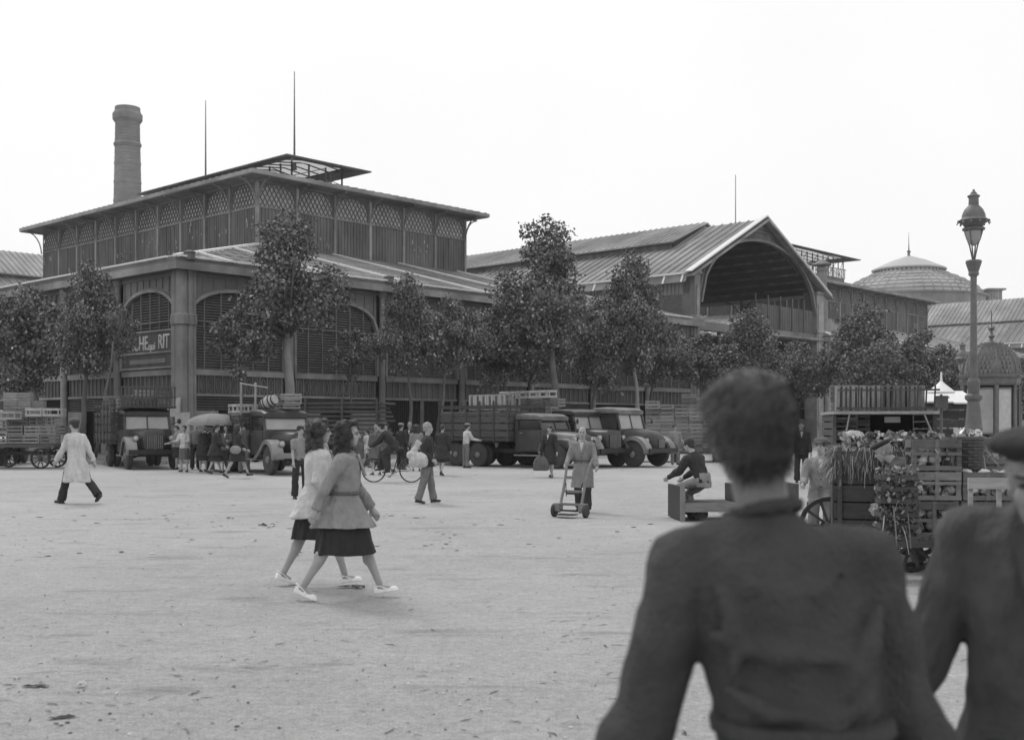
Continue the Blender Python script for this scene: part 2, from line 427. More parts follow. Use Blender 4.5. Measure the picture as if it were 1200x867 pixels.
def pavilion(label, X0, X1, Y1, ux0, ux1, uy0, uy1, lant, lz, group=None, left=True, first=0):
    e = thing('market_pavilion', label, 'market hall', C0, RZ, group)
    # lower storey bays on the front face (y = 0) and the left face (x = X0)
    n = round((X1-X0)/6); st = (X1-X0)/n
    kinds = ['oval','oval','bars','bars','louvre','plain','plain','plain'] * 4
    M = face(FR, (X0, 0, 0))
    for k in range(n):
        wall_bay(M, st*k, st*(k+1), e, kinds[k] if first == 0 else 'plain')
        if k: column(M, st*k, e)
    if left:
        M2 = face(FL, (X0, 0, 0)); ny = round(Y1/6); sy = Y1/ny
        for k in range(ny):
            wall_bay(M2, sy*k, sy*(k+1), e, 'louvre' if k % 2 else 'plain')
            if k: column(M2, sy*k, e)
    # corner cluster
    for cx, cy in ((X0, 0), (X1, 0)):
        c = MB()
        for dx, dy, r in ((0,0,.3),(.38,-.12,.17),(-.12,.38,.17),(.62,-.06,.12),(-.06,.62,.12)):
            sx = 1 if cx == X0 else -1
            c.lathe([(r*1.35,.13),(r*1.35,.8),(r*1.05,.9),(r,6.35),(r*1.35,6.42),(r*1.35,6.85),(r*.95,6.95),(r*.95,9.05)], 10, (cx+dx*sx,cy+dy,0))
        c.build('corner_column', m_paint_l, e)
    # near-black core painted as the unlit inside, so nothing shows through
    co = MB(); co.box(X0+.55, X1-.3, .55, Y1-.3, 0, 9.0); co.box(ux0+.12, ux1-.12, uy0+.12, uy1-.12, 9.0, 17.5); co.build('dark_core', m_dark, e)
    # fascia + gutter
    fz = MB(); ov = .75
    fz.box(X0-ov, X1+ov*.2, -ov, -ov+.12, 8.95, 9.5); fz.box(X0-ov, X0-ov+.12, -ov+.12, Y1, 8.95, 9.5)
    fz.box(X0-ov+.12, X1, -ov+.12, 0.0, 9.03, 9.12); fz.box(X0-ov+.12, X0, 0, Y1, 9.03, 9.12)
    fz.build('fascia', m_paint_l, e)
    gt = MB()
    for k in range(int((X1-X0)/3)): gt.box(X0+3*k-(.8 if k == 0 else 0), X0+3*k+2.96, -ov-.1, -ov+.02, 9.52, 9.6)
    for k in range(int(Y1/3)): gt.box(X0-ov-.1, X0-ov+.02, 3*k, 3*k+2.96, 9.52, 9.6)
    gt.build('gutter', m_zinc_l, e)  # pale zinc puts the eave's highlight line into the gutter colour
    dn = []
    for k in range(0, n+1, 2):
        d = MB(); d.lathe([(.26,9.42),(.26,9.7),(.3,9.72),(.3,9.8),(.1,9.86)], 10, (X0+st*k, -ov+.05, 0)); d.build('gutter_cap', m_paint, e)
    outer = (X0-ov, X1, -ov, Y1); inner = (ux0, ux1, uy0, uy1)
    quadroof('lower_roof', m_zinc, e, outer, inner, 9.5, 13.3)
    ribs(e, outer, inner, 9.5, 13.3, .75, 'FL', .035, .05)
    # horizontal sheet laps
    lp = MB()
    for q in range(1, 8):
        t = q/8; zz = 9.5+3.8*t+.02
        xa, xb = outer[0]+(inner[0]-outer[0])*t, outer[1]+(inner[1]-outer[1])*t; ya = outer[2]+(inner[2]-outer[2])*t; yb = outer[3]+(inner[3]-outer[3])*t
        lp.box(xa, xb, ya-.03, ya+.03, zz-.02, zz+.02); lp.box(xa-.03, xa+.03, ya+.03, yb, zz-.02, zz+.02)
    lp.build('sheet_lap', m_zinc, e)
    ribs(e, outer, inner, 9.5, 13.3, 6.0, 'FL', .24, .12, m_zinc_l, 'roof_rib', False, .06)
    hr = MB(); hr.bar((X0-ov,-ov,9.55),(ux0,uy0,13.35),.3,.14); hr.build('hip_ridge', m_zinc_l, e)
    # upper storey
    nx = round((ux1-ux0)/3.08); sx = (ux1-ux0)/nx; M = face(FR, (ux0, uy0, 0))
    for k in range(nx): upper_bay(M, sx*k, sx*(k+1), e)
    for k in range(nx+1): bracket(M, sx*k, e)
    p = MB(); p.M = M; p.box(ux1-ux0-.1, ux1-ux0+.1, -.1, .1, 12.6, 17.55); p.build('post', m_paint_l, e)
    ny = round((uy1-uy0)/3.05); sy = (uy1-uy0)/ny
    if left:
        M = face(FL, (ux0, uy0, 0))
        for k in range(ny): upper_bay(M, sy*k, sy*(k+1), e)
        for k in range(ny+1): bracket(M, sy*k, e)
    M = T(ux1, uy0) @ Matrix(((0,1,0,0),(1,0,0,0),(0,0,1,0),(0,0,0,1)))
    bracket(M, 0, e)
    # eave, upper roof
    eo = 1.3; o2 = (ux0-eo, ux1+eo, uy0-eo, uy1+eo)
    sf = MB(); sf.box(ux0-eo, ux1+eo, uy0-eo, uy1+eo, 17.55, 17.68); sf.build('soffit', m_paint, e)
    fa = MB()
    fa.box(o2[0]-.06, o2[1]+.06, o2[2]-.06, o2[2]+.06, 17.6, 17.85); fa.box(o2[0]-.06, o2[0]+.06, o2[2]+.06, o2[3], 17.6, 17.85); fa.box(o2[1]-.06, o2[1]+.06, o2[2]+.06, o2[3], 17.6, 17.85)
    fa.build('upper_fascia', m_paint_l, e)
    quadroof('upper_roof', m_zinc, e, o2, lant, 17.86, 19.4)
    ribs(e, o2, lant, 17.86, 19.4, .75, 'FL', .04, .06)
    # lantern: curb, posts, braces, hip roof
    lx0, lx1, ly0, ly1 = lant
    cb = MB(); cb.box(lx0, lx1, ly0, ly0+.12, 19.3, 19.9); cb.box(lx0, lx0+.12, ly0+.12, ly1, 19.3, 19.9); cb.box(lx1-.12, lx1, ly0+.12, ly1, 19.3, 19.9); cb.box(lx0+.12, lx1-.12, ly1-.12, ly1, 19.3, 19.9)
    cb.build('lantern_curb', m_paint, e)
    def posts(p0, p1):
        p0, p1 = Vector(p0), Vector(p1); m_ = max(2, round((p1-p0).length/1.35))
        for k in range(m_+1):
            q = p0.lerp(p1, k/m_); b = MB(); b.box(q.x-.05,q.x+.05,q.y-.05,q.y+.05,19.9,lz); b.build('lantern_post', m_board, e)
        for k in range(0, m_, 2):
            a_, b_ = p0.lerp(p1, k/m_), p0.lerp(p1, min(1,(k+2)/m_)); b = MB(); b.bar((a_.x,a_.y,19.95),(b_.x,b_.y,lz-.05),.05,.05); b.build('brace', m_board, e)
    posts((lx0+.1,ly0+.1,0),(lx1-.1,ly0+.1,0)); posts((lx0+.1,ly0+.1,0),(lx0+.1,ly1-.1,0)); posts((lx1-.1,ly0+.1,0),(lx1-.1,ly1-.1,0))
    rf = MB(); lo = 1.5; cx = (lx0+lx1)/2
    O = [(lx0-lo,ly0-lo),(lx1+lo,ly0-lo),(lx1+lo,ly1+lo),(lx0-lo,ly1+lo)]; rz_ = lz+.55
    for z in (0,):
        I4 = [(lx0,ly0),(lx1,ly0),(lx1,ly1),(lx0,ly1)]; zi = lz+.22
        for k in range(4):
            j = (k+1)%4; rf.add([(*O[k],lz),(*O[j],lz),(*I4[j],zi),(*I4[k],zi),(*O[k],lz-.1),(*O[j],lz-.1),(*I4[j],zi-.1),(*I4[k],zi-.1)], [(0,1,2,3),(7,6,5,4)])
        gz_ = MB(); gz_.add([(*I4[0],zi),(*I4[1],zi),(*I4[2],zi),(*I4[3],zi),(cx,ly0+2.4,rz_),(cx,ly1-2.4,rz_)], [(0,1,4),(1,2,5,4),(2,3,5),(3,0,4,5)]); gz_.build('roof_glazing', m_roofglass, e, fix=False)
        for k in range(int((ly1-ly0)/1.2)):
            q = MB(); y = ly0+.6+1.2*k; q.bar((lx0,y,zi-.06),(cx,y,rz_-.08),.05,.09); q.bar((cx,y,rz_-.08),(lx1,y,zi-.06),.05,.09); q.build('rafter', m_board, e)
        rf.add([(*O[0],lz-.1),(*O[1],lz-.1),(*O[2],lz-.1),(*O[3],lz-.1),(*O[0],lz),(*O[1],lz),(*O[2],lz),(*O[3],lz)], [(0,1,5,4),(1,2,6,5),(2,3,7,6),(3,0,4,7)])
    rf.build('lantern_roof', m_board, e, fix=False)
    return e
LOW1 = pavilion('large cast iron market pavilion on the left with louvred arches and an open roof lantern', 0, 43.6, 58.5, 14, 33, 14, 44.5, (21.5, 26.4, 20.5, 38.5), 21.05, first=0)
pav2 = pavilion('far market pavilion behind the big gabled passage, with slatted roof lantern', 64.4, 136.4, 62, 76, 118.8, 14, 44, (82, 104.5, 18.5, 38), 22.3, left=True, first=1)
# railing of the far lantern
rl = MB()
a = 82
while a < 104.5: rl.box(a-.06, a+.06, 18.3, 18.36, 19.8, 20.9); a += .42
rl.box(82,104.5,18.26,18.3,20.9,21.0); tag(rl.build('lantern_railing', m_paint_l, pav2), kind='stuff')
# flue on the lower roof of the far pavilion
fl = thing('roof_flue', 'tall slim masonry flue with capped top on the lower roof right of the gable', 'chimney', L2W(71.5, 4.2, 10.6), RZ)
b = MB(); b.prism([(-1.0,-.6),(1.0,-.6),(.62,1.1),(-.62,1.1)], -.9, .9); b.build('base', m_slate, fl)
b = MB(); b.lathe([(.6,1.1),(.5,1.6),(.45,5.6),(.6,5.8),(.6,6.0),(.42,6.1)], 8); b.build('shaft', m_slate, fl)
b = MB(); b.lathe([(.9,6.25),(.95,6.35),(.3,6.75),(.05,6.85)], 8); b.lathe([(.3,6.05),(.3,6.3)], 8); b.build('cap', m_paint, fl)

# ---------------------------------------------------------------- covered street: gable roof halls
def covered_street(label, X0, X1, Y0, Y1, ridge, lz_r, gable, frame=None, group=None):
    e = thing('covered_street_hall', label, 'market hall', C0, RZ, group)
    if frame: e.matrix_world = frame
    cx = (X0+X1)/2; hw = (X1-X0)/2; ez = 13.45; ov = .6
    slope = (ridge-ez)/hw
    for s_ in (-1, 1):
        r = MB(); xa = cx + s_*(hw+ov); za = ez - slope*ov
        r.add([(xa,Y0,za),(xa,Y1,za),(cx,Y1,ridge),(cx,Y0,ridge),(xa,Y0,za-.2),(xa,Y1,za-.2),(cx,Y1,ridge-.2),(cx,Y0,ridge-.2)], [(0,1,2,3),(4,5,6,7),(0,1,5,4),(0,3,7,4)])
        r.build('main_roof', m_slate, e, fix=False)
    sm = MB(); y = Y0+.3
    while y < Y1:
        sm.bar((cx-hw-ov,y,ez-slope*ov+.05),(cx,y,ridge+.05),.09,.1); y += .85
    tag(sm.build('seam', m_zinc, e), kind='stuff')
    # gutter and sloping valance on the left eave
    v = MB(); xa = cx-hw-ov
    v.box(xa-.1, xa, Y0, Y1, ez-slope*ov-.12, ez-slope*ov+.04); v.build('gutter', m_zinc_l, e)
    v = MB(); v.add([(xa-.02,Y0,ez-slope*ov-.15),(xa-.02,Y1,ez-slope*ov-.15),(xa-.3,Y1,ez-slope*ov-.75),(xa-.3,Y0,ez-slope*ov-.75)],[(0,1,2,3)])
    v.build('valance', m_slate, e, fix=False)
    vs = MB(); y = Y0+.4
    while y < Y1: vs.bar((xa-.04,y,ez-slope*ov-.17),(xa-.33,y,ez-slope*ov-.75),.16,.05); y += 1.7
    tag(vs.build('valance_glint_rib', m_zinc_l, e), kind='stuff')  # ribs in pale zinc, sloping light reflections put into their colour
    # left side wall: boards above, louvres below
    w = MB(); w.box(X0-.02, X0+.15, Y0, Y1, 9.0, 12.75); w.build('side_wall', m_louvre, e)
    bd = MB(); y = Y0+.1
    while y < Y1-.4: bd.box(X0-.1, X0-.02, y, y+.3, 11.6, 12.75); y += .36
    tag(bd.build('board', m_board_l, e), kind='stuff')
    lv = MB(); z = 9.0
    while z < 11.5: lv.box(X0-.1, X0-.02, Y0, Y1, z, z+.09); z += .2
    tag(lv.build('louvre', m_louvre, e), kind='stuff')
    # raised ridge lantern
    lw = hw*.47; le = 16.75; ly = Y0+5.2
    for s_ in (-1, 1):
        r = MB(); xa = cx+s_*(lw+.35)
        r.add([(xa,ly,le),(xa,Y1,le),(cx,Y1,lz_r),(cx,ly,lz_r),(xa,ly,le-.14),(xa,Y1,le-.14),(cx,Y1,lz_r-.14),(cx,ly,lz_r-.14)], [(0,1,2,3),(4,5,6,7),(0,1,5,4),(0,3,7,4)])
        r.build('lantern_roof', m_zinc, e, fix=False)
        q = MB(); q.box(cx+s_*lw-.05, cx+s_*lw+.05, ly+.4, Y1, 15.6, le); q.build('lantern_wall', m_board, e)
    sm = MB(); y = ly+.3
    while y < Y1: sm.bar((cx-lw-.35,y,le+.05),(cx,y,lz_r+.05),.05,.07); y += .62
    tag(sm.build('lantern_seam', m_zinc, e), kind='stuff')
    q = MB(); q.add([(cx-lw,ly+.5,le-.2),(cx+lw,ly+.5,le-.2),(cx,ly+.5,lz_r-.2)],[(0,1,2)]); q.build('lantern_gable', m_board, e, fix=False)
    if gable:
        # open gable front: raking fascia, arch, spandrels, piers
        z_s, z_k = 11.0, 16.7; a0, a1 = X0+1.0, X1-1.0; n = 28
        P = [a0+(a1-a0)*k/n for k in range(n+1)]
        az = lambda a: z_s+(z_k-z_s)*math.sqrt(max(0,1-((a-cx)/((a1-a0)/2))**2))
        rk = lambda a: ridge + .1 - slope*abs(a-cx)
        sp = MB()
        for k in range(n):
            p, q = P[k], P[k+1]
            sp.add([(p,Y0,az(p)),(q,Y0,az(q)),(q,Y0,rk(q)-.2),(p,Y0,rk(p)-.2),(p,Y0+.3,az(p)),(q,Y0+.3,az(q)),(q,Y0+.3,rk(q)-.2),(p,Y0+.3,rk(p)-.2)],[(0,1,2,3),(4,5,6,7),(0,1,5,4)])
        sp.build('gable_spandrel', m_board, e, fix=False)
        ar = MB()
        pts = [(a, Y0-.08, az(a)) for a in P]
        for p, q in zip(pts, pts[1:]): ar.bar(p, q, .2, .32, up=(0,1,0))
        for rr in (.75, 1.15):
            pp = [(a, Y0-.05, min(az(a)+rr, rk(a)-.5)) for a in P]
            for p, q in zip(pp, pp[1:]): ar.bar(p, q, .08, .09, up=(0,1,0))
        ar.build('arch_frame', m_paint, e)
        fr_ = MB()
        for k in range(1, 11):
            for s_ in (-1, 1):
                a = cx + s_*((a1-a0)/2)*(k/11.0)**.8
                if rk(a)-az(a) > 1.4: fr_.bar((a,Y0-.04,az(a)+.2),(a+s_*.35,Y0-.04,rk(a)-.6),.07,.08,up=(0,1,0)); fr_.bar((a+s_*.6,Y0-.04,az(min(max(a+s_*.6,a0),a1))+.2),(a-s_*.1,Y0-.04,rk(a)-.6),.07,.08,up=(0,1,0))
        fr_.build('gable_fretwork', m_paint, e)
        for s_ in (-1, 1):
            b = MB(); xe = cx+s_*(hw+ov+.45); ze = rk(xe)
            b.bar((xe,Y0-.45,ze-.22),(cx,Y0-.45,ridge-.12),.14,.62,up=(0,1,0))
            b.M = Matrix.Identity(4)
            b.build('rake_board', m_paint_l, e)
            b = MB(); b.bar((xe,Y0-.35,ze+.12),(cx,Y0-.35,ridge+.24),.55,.1,up=(0,0,1)); b.build('rake_cap', m_zinc_l, e)
            b = MB(); b.add([(xe,Y0-.45,ze),(cx,Y0-.45,ridge),(cx,Y0+.1,ridge),(xe,Y0+.1,ze)],[(0,1,2,3)]); b.build('rake_soffit', m_board, e, fix=False)
            # pier
            px0 = X0-.1 if s_ < 0 else X1-1.15; px1 = px0 + (.75 if s_ < 0 else 1.25)
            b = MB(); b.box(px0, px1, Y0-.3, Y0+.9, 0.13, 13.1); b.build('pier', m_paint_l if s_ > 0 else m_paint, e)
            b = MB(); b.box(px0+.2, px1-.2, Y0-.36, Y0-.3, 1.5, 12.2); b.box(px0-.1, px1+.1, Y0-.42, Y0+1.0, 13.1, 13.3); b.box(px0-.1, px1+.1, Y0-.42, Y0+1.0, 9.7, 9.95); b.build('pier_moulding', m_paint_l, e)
        # interior: dark boarded ceiling following the roof, end wall
        cl = MB()
        for s_ in (-1, 1):
            cl.add([(cx+s_*(hw-.1),Y0+.35,13.2),(cx+s_*(hw-.1),Y1,13.2),(cx,Y1,ridge-.5),(cx,Y0+.35,ridge-.5)],[(0,1,2,3)])
        cl.build('ceiling', mat('shaded_ceiling_board', .05, .9, .3, 2, .1), e, fix=False)  # shade of the passage interior painted into the board colour
        pu = MB()
        for k in range(1, 9):
            for s_ in (-1, 1):
                f_ = k/9; pu.bar((cx+s_*hw*(1-f_),Y0+.4,13.1+(ridge-.6-13.2)*f_),(cx+s_*hw*(1-f_),Y1-1,13.1+(ridge-.6-13.2)*f_),.12,.2)
        tag(pu.build('purlin', m_board, e), kind='stuff')
        # low entrance lintel with louvred parapet
        q = MB(); q.box(X0+.65, X1-1.15, Y0-.1, Y0+.5, 8.9, 9.55); q.build('lintel', m_paint, e)
        q = MB(); q.box(X1-14, X1+2.4, Y0-.5, Y0-.1, 9.0, 9.2); q.build('canopy_edge', m_paint_l, e)
        bd = MB(); a = X1-11
        while a < X1-1.3: bd.box(a, a+.25, Y0+.05, Y0+.14, 9.55, 11.6); a += .3
        tag(bd.build('parapet_board', m_board, e), kind='stuff')
        for k in range(6):
            q = MB(); a = X1-11+2*k; q.box(a, a+.12, Y0-.04, Y0+.05, 9.55, 12.4); q.build('parapet_post', m_board, e)
        pb = MB(); y = Y0+.9
        while y < Y0+8: pb.box(X1-.1, X1, y, y+.5, 11.7, 12.9); y += .6
        tag(pb.build('side_board', m_board_l, e), kind='stuff')
        pb = MB(); pb.box(X1-.05, X1+.1, Y0+.9, Y0+8, 9.5, 11.7); pb.build('side_panel', m_board, e)
        for y in (Y0+8, Y0+14, Y0+20, Y0+26, Y0+32):
            b = MB(); b.lathe([(.2,.13),(.17,9.4),(.14,9.5),(.12,13.2)], 8, (X1-.1,y,0))
            for d_ in (-1, 1):
                pts = [(X1-.1, y+d_*1.6*(1-math.cos(t)), 13.1-2.4*(1-math.sin(t))) for t in [math.pi/2*k/5 for k in range(6)]]
                for p, q in zip(pts, pts[1:]): b.bar(p, q, .1, .12, up=(1,0,0))
            b.build('street_column', m_board, e)
        # near-black sheet painted for the unlit void below the lintel
        q = MB(); q.box(X0+.7, X1-1.2, Y0+2.5, Y0+2.7, .13, 8.9); q.build('entrance_dark_sheet', m_dark, e)
        for k in range(1, 5):
            q = MB(); a = X0+(X1-X0)*k/5; q.lathe([(.2,.13),(.16,8.9)], 8, (a, Y0+.2, 0)); q.build('entrance_column', m_board, e)
    return e
covered_street('tall open gabled market passage with a dark arched mouth between two pavilions', 43.8, 63.9, .4, 64, 18.5, 18.9, True)
covered_street('distant ribbed roof of a covered market street at the far right', 136.8, 156.8, 4, 70, 19.3, 20.4, False)
covered_street('ribbed roof end of a covered market street at the far left edge', 1.2, 21, -60, 40, 18.9, 19.7, False,
               frame=site @ T(0, 60, 0) @ Matrix.Rotation(R(90), 4, 'Z') )
# ---------------------------------------------------------------- chimney
ch = thing('brick_chimney', 'tall round factory chimney with ringed bands rising behind the left pavilion', 'chimney', (at(149.5, 135).x, 135, 0))
m_brick = mat('banded_brick', .24, .9, .2, .8, .3, stretch=(1,1,2.5), dirt=.3)
zt = zc(126, 135); zb = 0
prof = [(1.95,0)]
b = MB(); b.lathe([(2.1,0),(1.36,zt-2.0)], 24); b.build('shaft', m_brick, ch, smooth=True)
b = MB(); b.lathe([(1.36,zt-2.2),(1.4,zt-1.9),(1.68,zt-1.5),(1.7,zt-.9),(1.45,zt-.5),(1.42,zt-.05),(1.2,zt),(1.2,zt-.5)], 24)
b.build('crown', m_brick, ch)
for k in range(9):
    z = zt-4.4-2.2*k; r = 2.1+(1.36-2.1)*z/(zt-2.0)
    b = MB(); hh = .16 if k else .3; b.lathe([(r+.02,z-hh),(r+.06,z-hh),(r+.07+(.12 if k == 0 else 0),z),(r+.06,z+hh),(r+.02,z+hh)], 24); b.build('band', m_brick, ch)
bk = MB()
zz = 20.0; row = 0
while zz < zt-2.2:
    r = 2.1+(1.36-2.1)*zz/(zt-2.0)
    bk.lathe([(r-.02,zz),(r+.025,zz+.02),(r+.025,zz+.3),(r-.02,zz+.32)], 24, a0=row*.13); zz += .36; row += 1
tag(bk.build('brick_course', m_brick, ch), kind='stuff')
# ---------------------------------------------------------------- flag poles on the roofs
for i, (u, v0, v1, Y, lab) in enumerate([(241, 118, 212, 97, 'thin mast on the far left end of the left pavilion lantern'), (345, 84, 190, 88, 'tall thin mast standing on the front corner of the left pavilion lantern'),
                            (862, 205, 262, 110, 'faint thin mast above the gabled hall roof')]):
    m_ = thing('roof_mast', lab, 'mast', (at(u, Y).x, Y, zc(v1, Y)-.6))
    h = zc(v0, Y) - zc(v1, Y)
    b = MB(); b.lathe([(.09 if i < 2 else .05, 0), (.06 if i < 2 else .04, h*.5), (.03, h+.6)], 6); b.build('pole', m_board, m_)
    b = MB(); b.lathe([(.2,0),(.14,.5),(.1,.7)], 6); b.build('base', m_board, m_)
# ---------------------------------------------------------------- dome far away
Yd = 330; dx = at(1065, Yd).x
dm = thing('exchange_dome', 'large ribbed dome of a distant round exchange building behind the market roofs', 'dome', (dx, Yd, 0))
m_dome = mat('dome_metal', .48, .6, .15, .08, .0, dirt=.2)  # lightened to put distance haze into the metal colour
Zp = lambda v: zc(v, Yd); px = Yd/F
prof = [(82, 350), (80, 345), (76, 340.5), (70, 336), (62, 331.5), (54, 327.5), (44, 323), (40, 321.5)]
b = MB(); b.lathe([(u*px, Zp(v)) for u, v in prof], 64); b.build('dome_shell', m_dome, dm, smooth=True)
for u, v in prof[1:-1]:
    b = MB(); b.lathe([(u*px+.1, Zp(v)-.25), (u*px+.35, Zp(v)-.1), (u*px+.2, Zp(v)+.35), (u*px-.6, Zp(v)+.3)], 64); b.build('dome_ring', m_zinc, dm)
rb = MB()
for k in range(48):
    a = 2*math.pi*k/48
    for (u0, v0), (u1, v1) in zip(prof, prof[1:]):
        rb.bar((u0*px*math.cos(a), u0*px*math.sin(a), Zp(v0)+.1), (u1*px*math.cos(a), u1*px*math.sin(a), Zp(v1)+.1), .18, .3)
tag(rb.build('dome_rib', m_zinc, dm), kind='stuff')
b = MB(); b.lathe([(39*px,Zp(324)),(39*px,Zp(318.5)),(42*px,Zp(317.5)),(42*px,Zp(316)),(20*px,Zp(306)),(2*px,Zp(300)),(.3,Zp(299))], 48); b.build('dome_cap', m_dome, dm)
for k in range(48):
    a = 2*math.pi*k/48
    if math.sin(a) > .15: continue
    b = MB(); b.bar((39.6*px*math.cos(a),39.6*px*math.sin(a),Zp(323)),(39.6*px*math.cos(a),39.6*px*math.sin(a),Zp(318.5)),.45,.4); b.build('cap_window_post', m_board, dm)
b = MB(); b.lathe([(.5,Zp(300)),(.3,Zp(297)),(.6,Zp(295)),(.2,Zp(293)),(.1,Zp(285)),(.03,Zp(272))], 8); b.build('finial', m_board, dm)
b = MB(); b.lathe([(84*px,0),(84*px,Zp(352)),(87*px,Zp(351)),(87*px,Zp(349.5)),(82*px,Zp(349.5))], 48); b.build('drum_wall', m_brick, dm)
b = MB(); b.box(82*px, 99*px, -6, 6, 30, Zp(343)); b.box(81*px, 102*px, -7, 7, Zp(343), Zp(341)); b.build('attic_block', m_brick, dm)
for k in range(4):
    b = MB(); b.box(84*px+3.4*k*.3*px*3, 84*px+3.4*k*.3*px*3+.5, -6.15, -6, 34, Zp(344)); b.build('attic_pilaster', m_zinc, dm)
# ---------------------------------------------------------------- advertisement in the first left arch
sg = thing('painted_advert', 'painted cheese advertisement board in the arch left of the pavilion corner', 'sign', C0, RZ)
M = face(FL, (0, 0, 0))
q = MB(); q.M = M; q.box(.5, 5.4, .08, .14, 4.35, 6.2); q.build('board', m_board, sg)
q = MB(); q.M = M
for z in (4.35, 5.1, 6.15): q.box(.45, 5.45, .14, .2, z, z+.09)
for a in (.45, 5.36): q.box(a, a+.09, .141, .201, 4.35, 6.24)
q.build('frame', m_paint_l, sg)
q = MB(); q.M = M; q.box(1.2, 4.6, .142, .17, 4.62, 4.84); q.build('light_band', m_board_l, sg)
m_letter = mat('sign_letter_paint', .62, .8, .3, 5, .1, dirt=.2)
def text(body, size, m, parent, mw, name='lettering', ext=.02, ax='CENTER'):
    cu = bpy.data.curves.new(name, 'FONT'); cu.body = body; cu.size = size; cu.extrude = ext; cu.offset = .006 if size > .4 else 0; cu.align_x = ax; cu.align_y = 'CENTER'
    o = bpy.data.objects.new(name, cu); COL.objects.link(o)
    me = bpy.data.meshes.new_from_object(o); bpy.data.objects.remove(o)
    me.transform(mw); me.materials.clear(); me.materials.append(m)
    o = link(name, me, parent); return o
# text plane: reads left-to-right seen from -x side: along -y, up z
TM = Matrix(((0,0,-1,-.16),(-1,0,0,0),(0,1,0,0),(0,0,0,1)))
for w_, cy, sz in (('VACHE', 3.95, 1.0), ('qui', 2.45, .55), ('RIT', 1.35, 1.0), ('LA', 4.6, .55)):
    zz = {'VACHE': 5.6, 'qui': 5.45, 'RIT': 5.62, 'LA': 6.45}[w_]
    mm = Matrix.Translation((0, cy, zz)) @ TM @ Matrix.Diagonal((.72 if sz > .9 else 1, 1, 1, 1))
    text(w_, sz, m_letter, sg, mm)
# paper bill and notice posted on the corner column
pb = thing('wall_poster', 'pale torn bill pasted low on the pavilion corner column', 'poster', L2W(-.45, -.45, 0), RZ - R(45))
q = MB(); q.box(-.75, .1, -.03, .0, 2.0, 2.9); q.build('sheet', mat('old_poster', .42, .8, .3, 3, .1), pb)
q = MB(); q.box(-.15, .55, -.05, -.031, .9, 2.2); q.build('torn_sheet', MATS['old_poster'], pb)
# ================================================================ plane trees
m_leaf = mat('plane_leaf', .14, .68, .4, 1.3, .1, tone=True, spec=.3)
m_bark = mat('plane_bark', .13, .85, .4, 2.5, .35, stretch=(1,1,.5), dirt=.4)
m_bark_l = mat('pale_plane_bark', .26, .85, .3, 2.5, .3, stretch=(1,1,.5), dirt=.3)
def crown_mesh(name, rx, rz, n, seed, leaf=.2, shape=1.0, nclump=46):
    g_ = np.random.default_rng(seed)
    cs = []
    while len(cs) < nclump:
        p = g_.uniform(-1, 1, 3); r = np.linalg.norm(p)
        lobes = 1 - .22*math.sin(3*math.atan2(p[1], p[0]) + seed) * (1-abs(p[2])) - .18*math.sin(5*p[2]+seed*2)
        if r < .93*lobes and r > .12:
            if p[2] > 0: p[:2] *= (1 - .38*p[2]*shape)
            cs.append((p[0]*rx, p[1]*rx, p[2]*rz, g_.uniform(.17, .33)*rx))
    cs = np.array(cs); idx = g_.integers(0, nclump, n)
    d = g_.normal(size=(n, 3)); d /= np.linalg.norm(d, axis=1)[:, None]
    rad = cs[idx, 3] * g_.uniform(.25, 1, n) ** .5 * (1 + .3*g_.normal(size=n)*.5)
    P = cs[idx, :3] + d * rad[:, None] * np.array([1, 1, .8])
    # stray twigs
    k = g_.random(n) < .05; P[k] *= 1.12
    nrm = d * .6 + g_.normal(size=(n, 3)) * .7 + np.array([0, 0, .5]); nrm /= np.linalg.norm(nrm, axis=1)[:, None]
    t = np.cross(nrm, g_.normal(size=(n, 3))); t /= np.linalg.norm(t, axis=1)[:, None]; b = np.cross(nrm, t)
    s = leaf * g_.uniform(.6, 1.25, n)[:, None] / 2
    # five-point leaf: a pointed pentagon
    V = np.stack([P - b*s, P + t*s*1.0 - b*s*.1, P + t*s*.55 + b*s*.9 + nrm*s*.25, P - t*s*.55 + b*s*.9 + nrm*s*.25, P - t*s*1.0 - b*s*.1], 1).reshape(-1, 3)
    me = bpy.data.meshes.new(name); me.vertices.add(n*5); me.vertices.foreach_set('co', V.astype(np.float32).ravel())
    me.loops.add(n*5); me.loops.foreach_set('vertex_index', np.arange(n*5, dtype=np.int32))
    me.polygons.add(n); me.polygons.foreach_set('loop_start', np.arange(0, n*5, 5, dtype=np.int32)); me.polygons.foreach_set('loop_total', np.full(n, 5, np.int32))
    me.update(); tone = g_.lognormal(0, .35, n) * np.where(g_.random(n) < .04, 2.3, 1)
    tone = np.repeat(np.clip(tone, .4, 5), 5); a = me.attributes.new('tone', 'FLOAT', 'POINT'); a.data.foreach_set('value', tone.astype(np.float32))
    me.materials.append(m_leaf); return me
CRW = [crown_mesh('crown_a', 1, 1.2, 14000, 3, .058, 1.0, 84), crown_mesh('crown_b', 1, 1.05, 14000, 8, .058, .6, 80), crown_mesh('crown_c', 1, .95, 12000, 15, .06, .35, 66), crown_mesh('crown_small', 1, 1.1, 5200, 21, .085, .8, 34)]
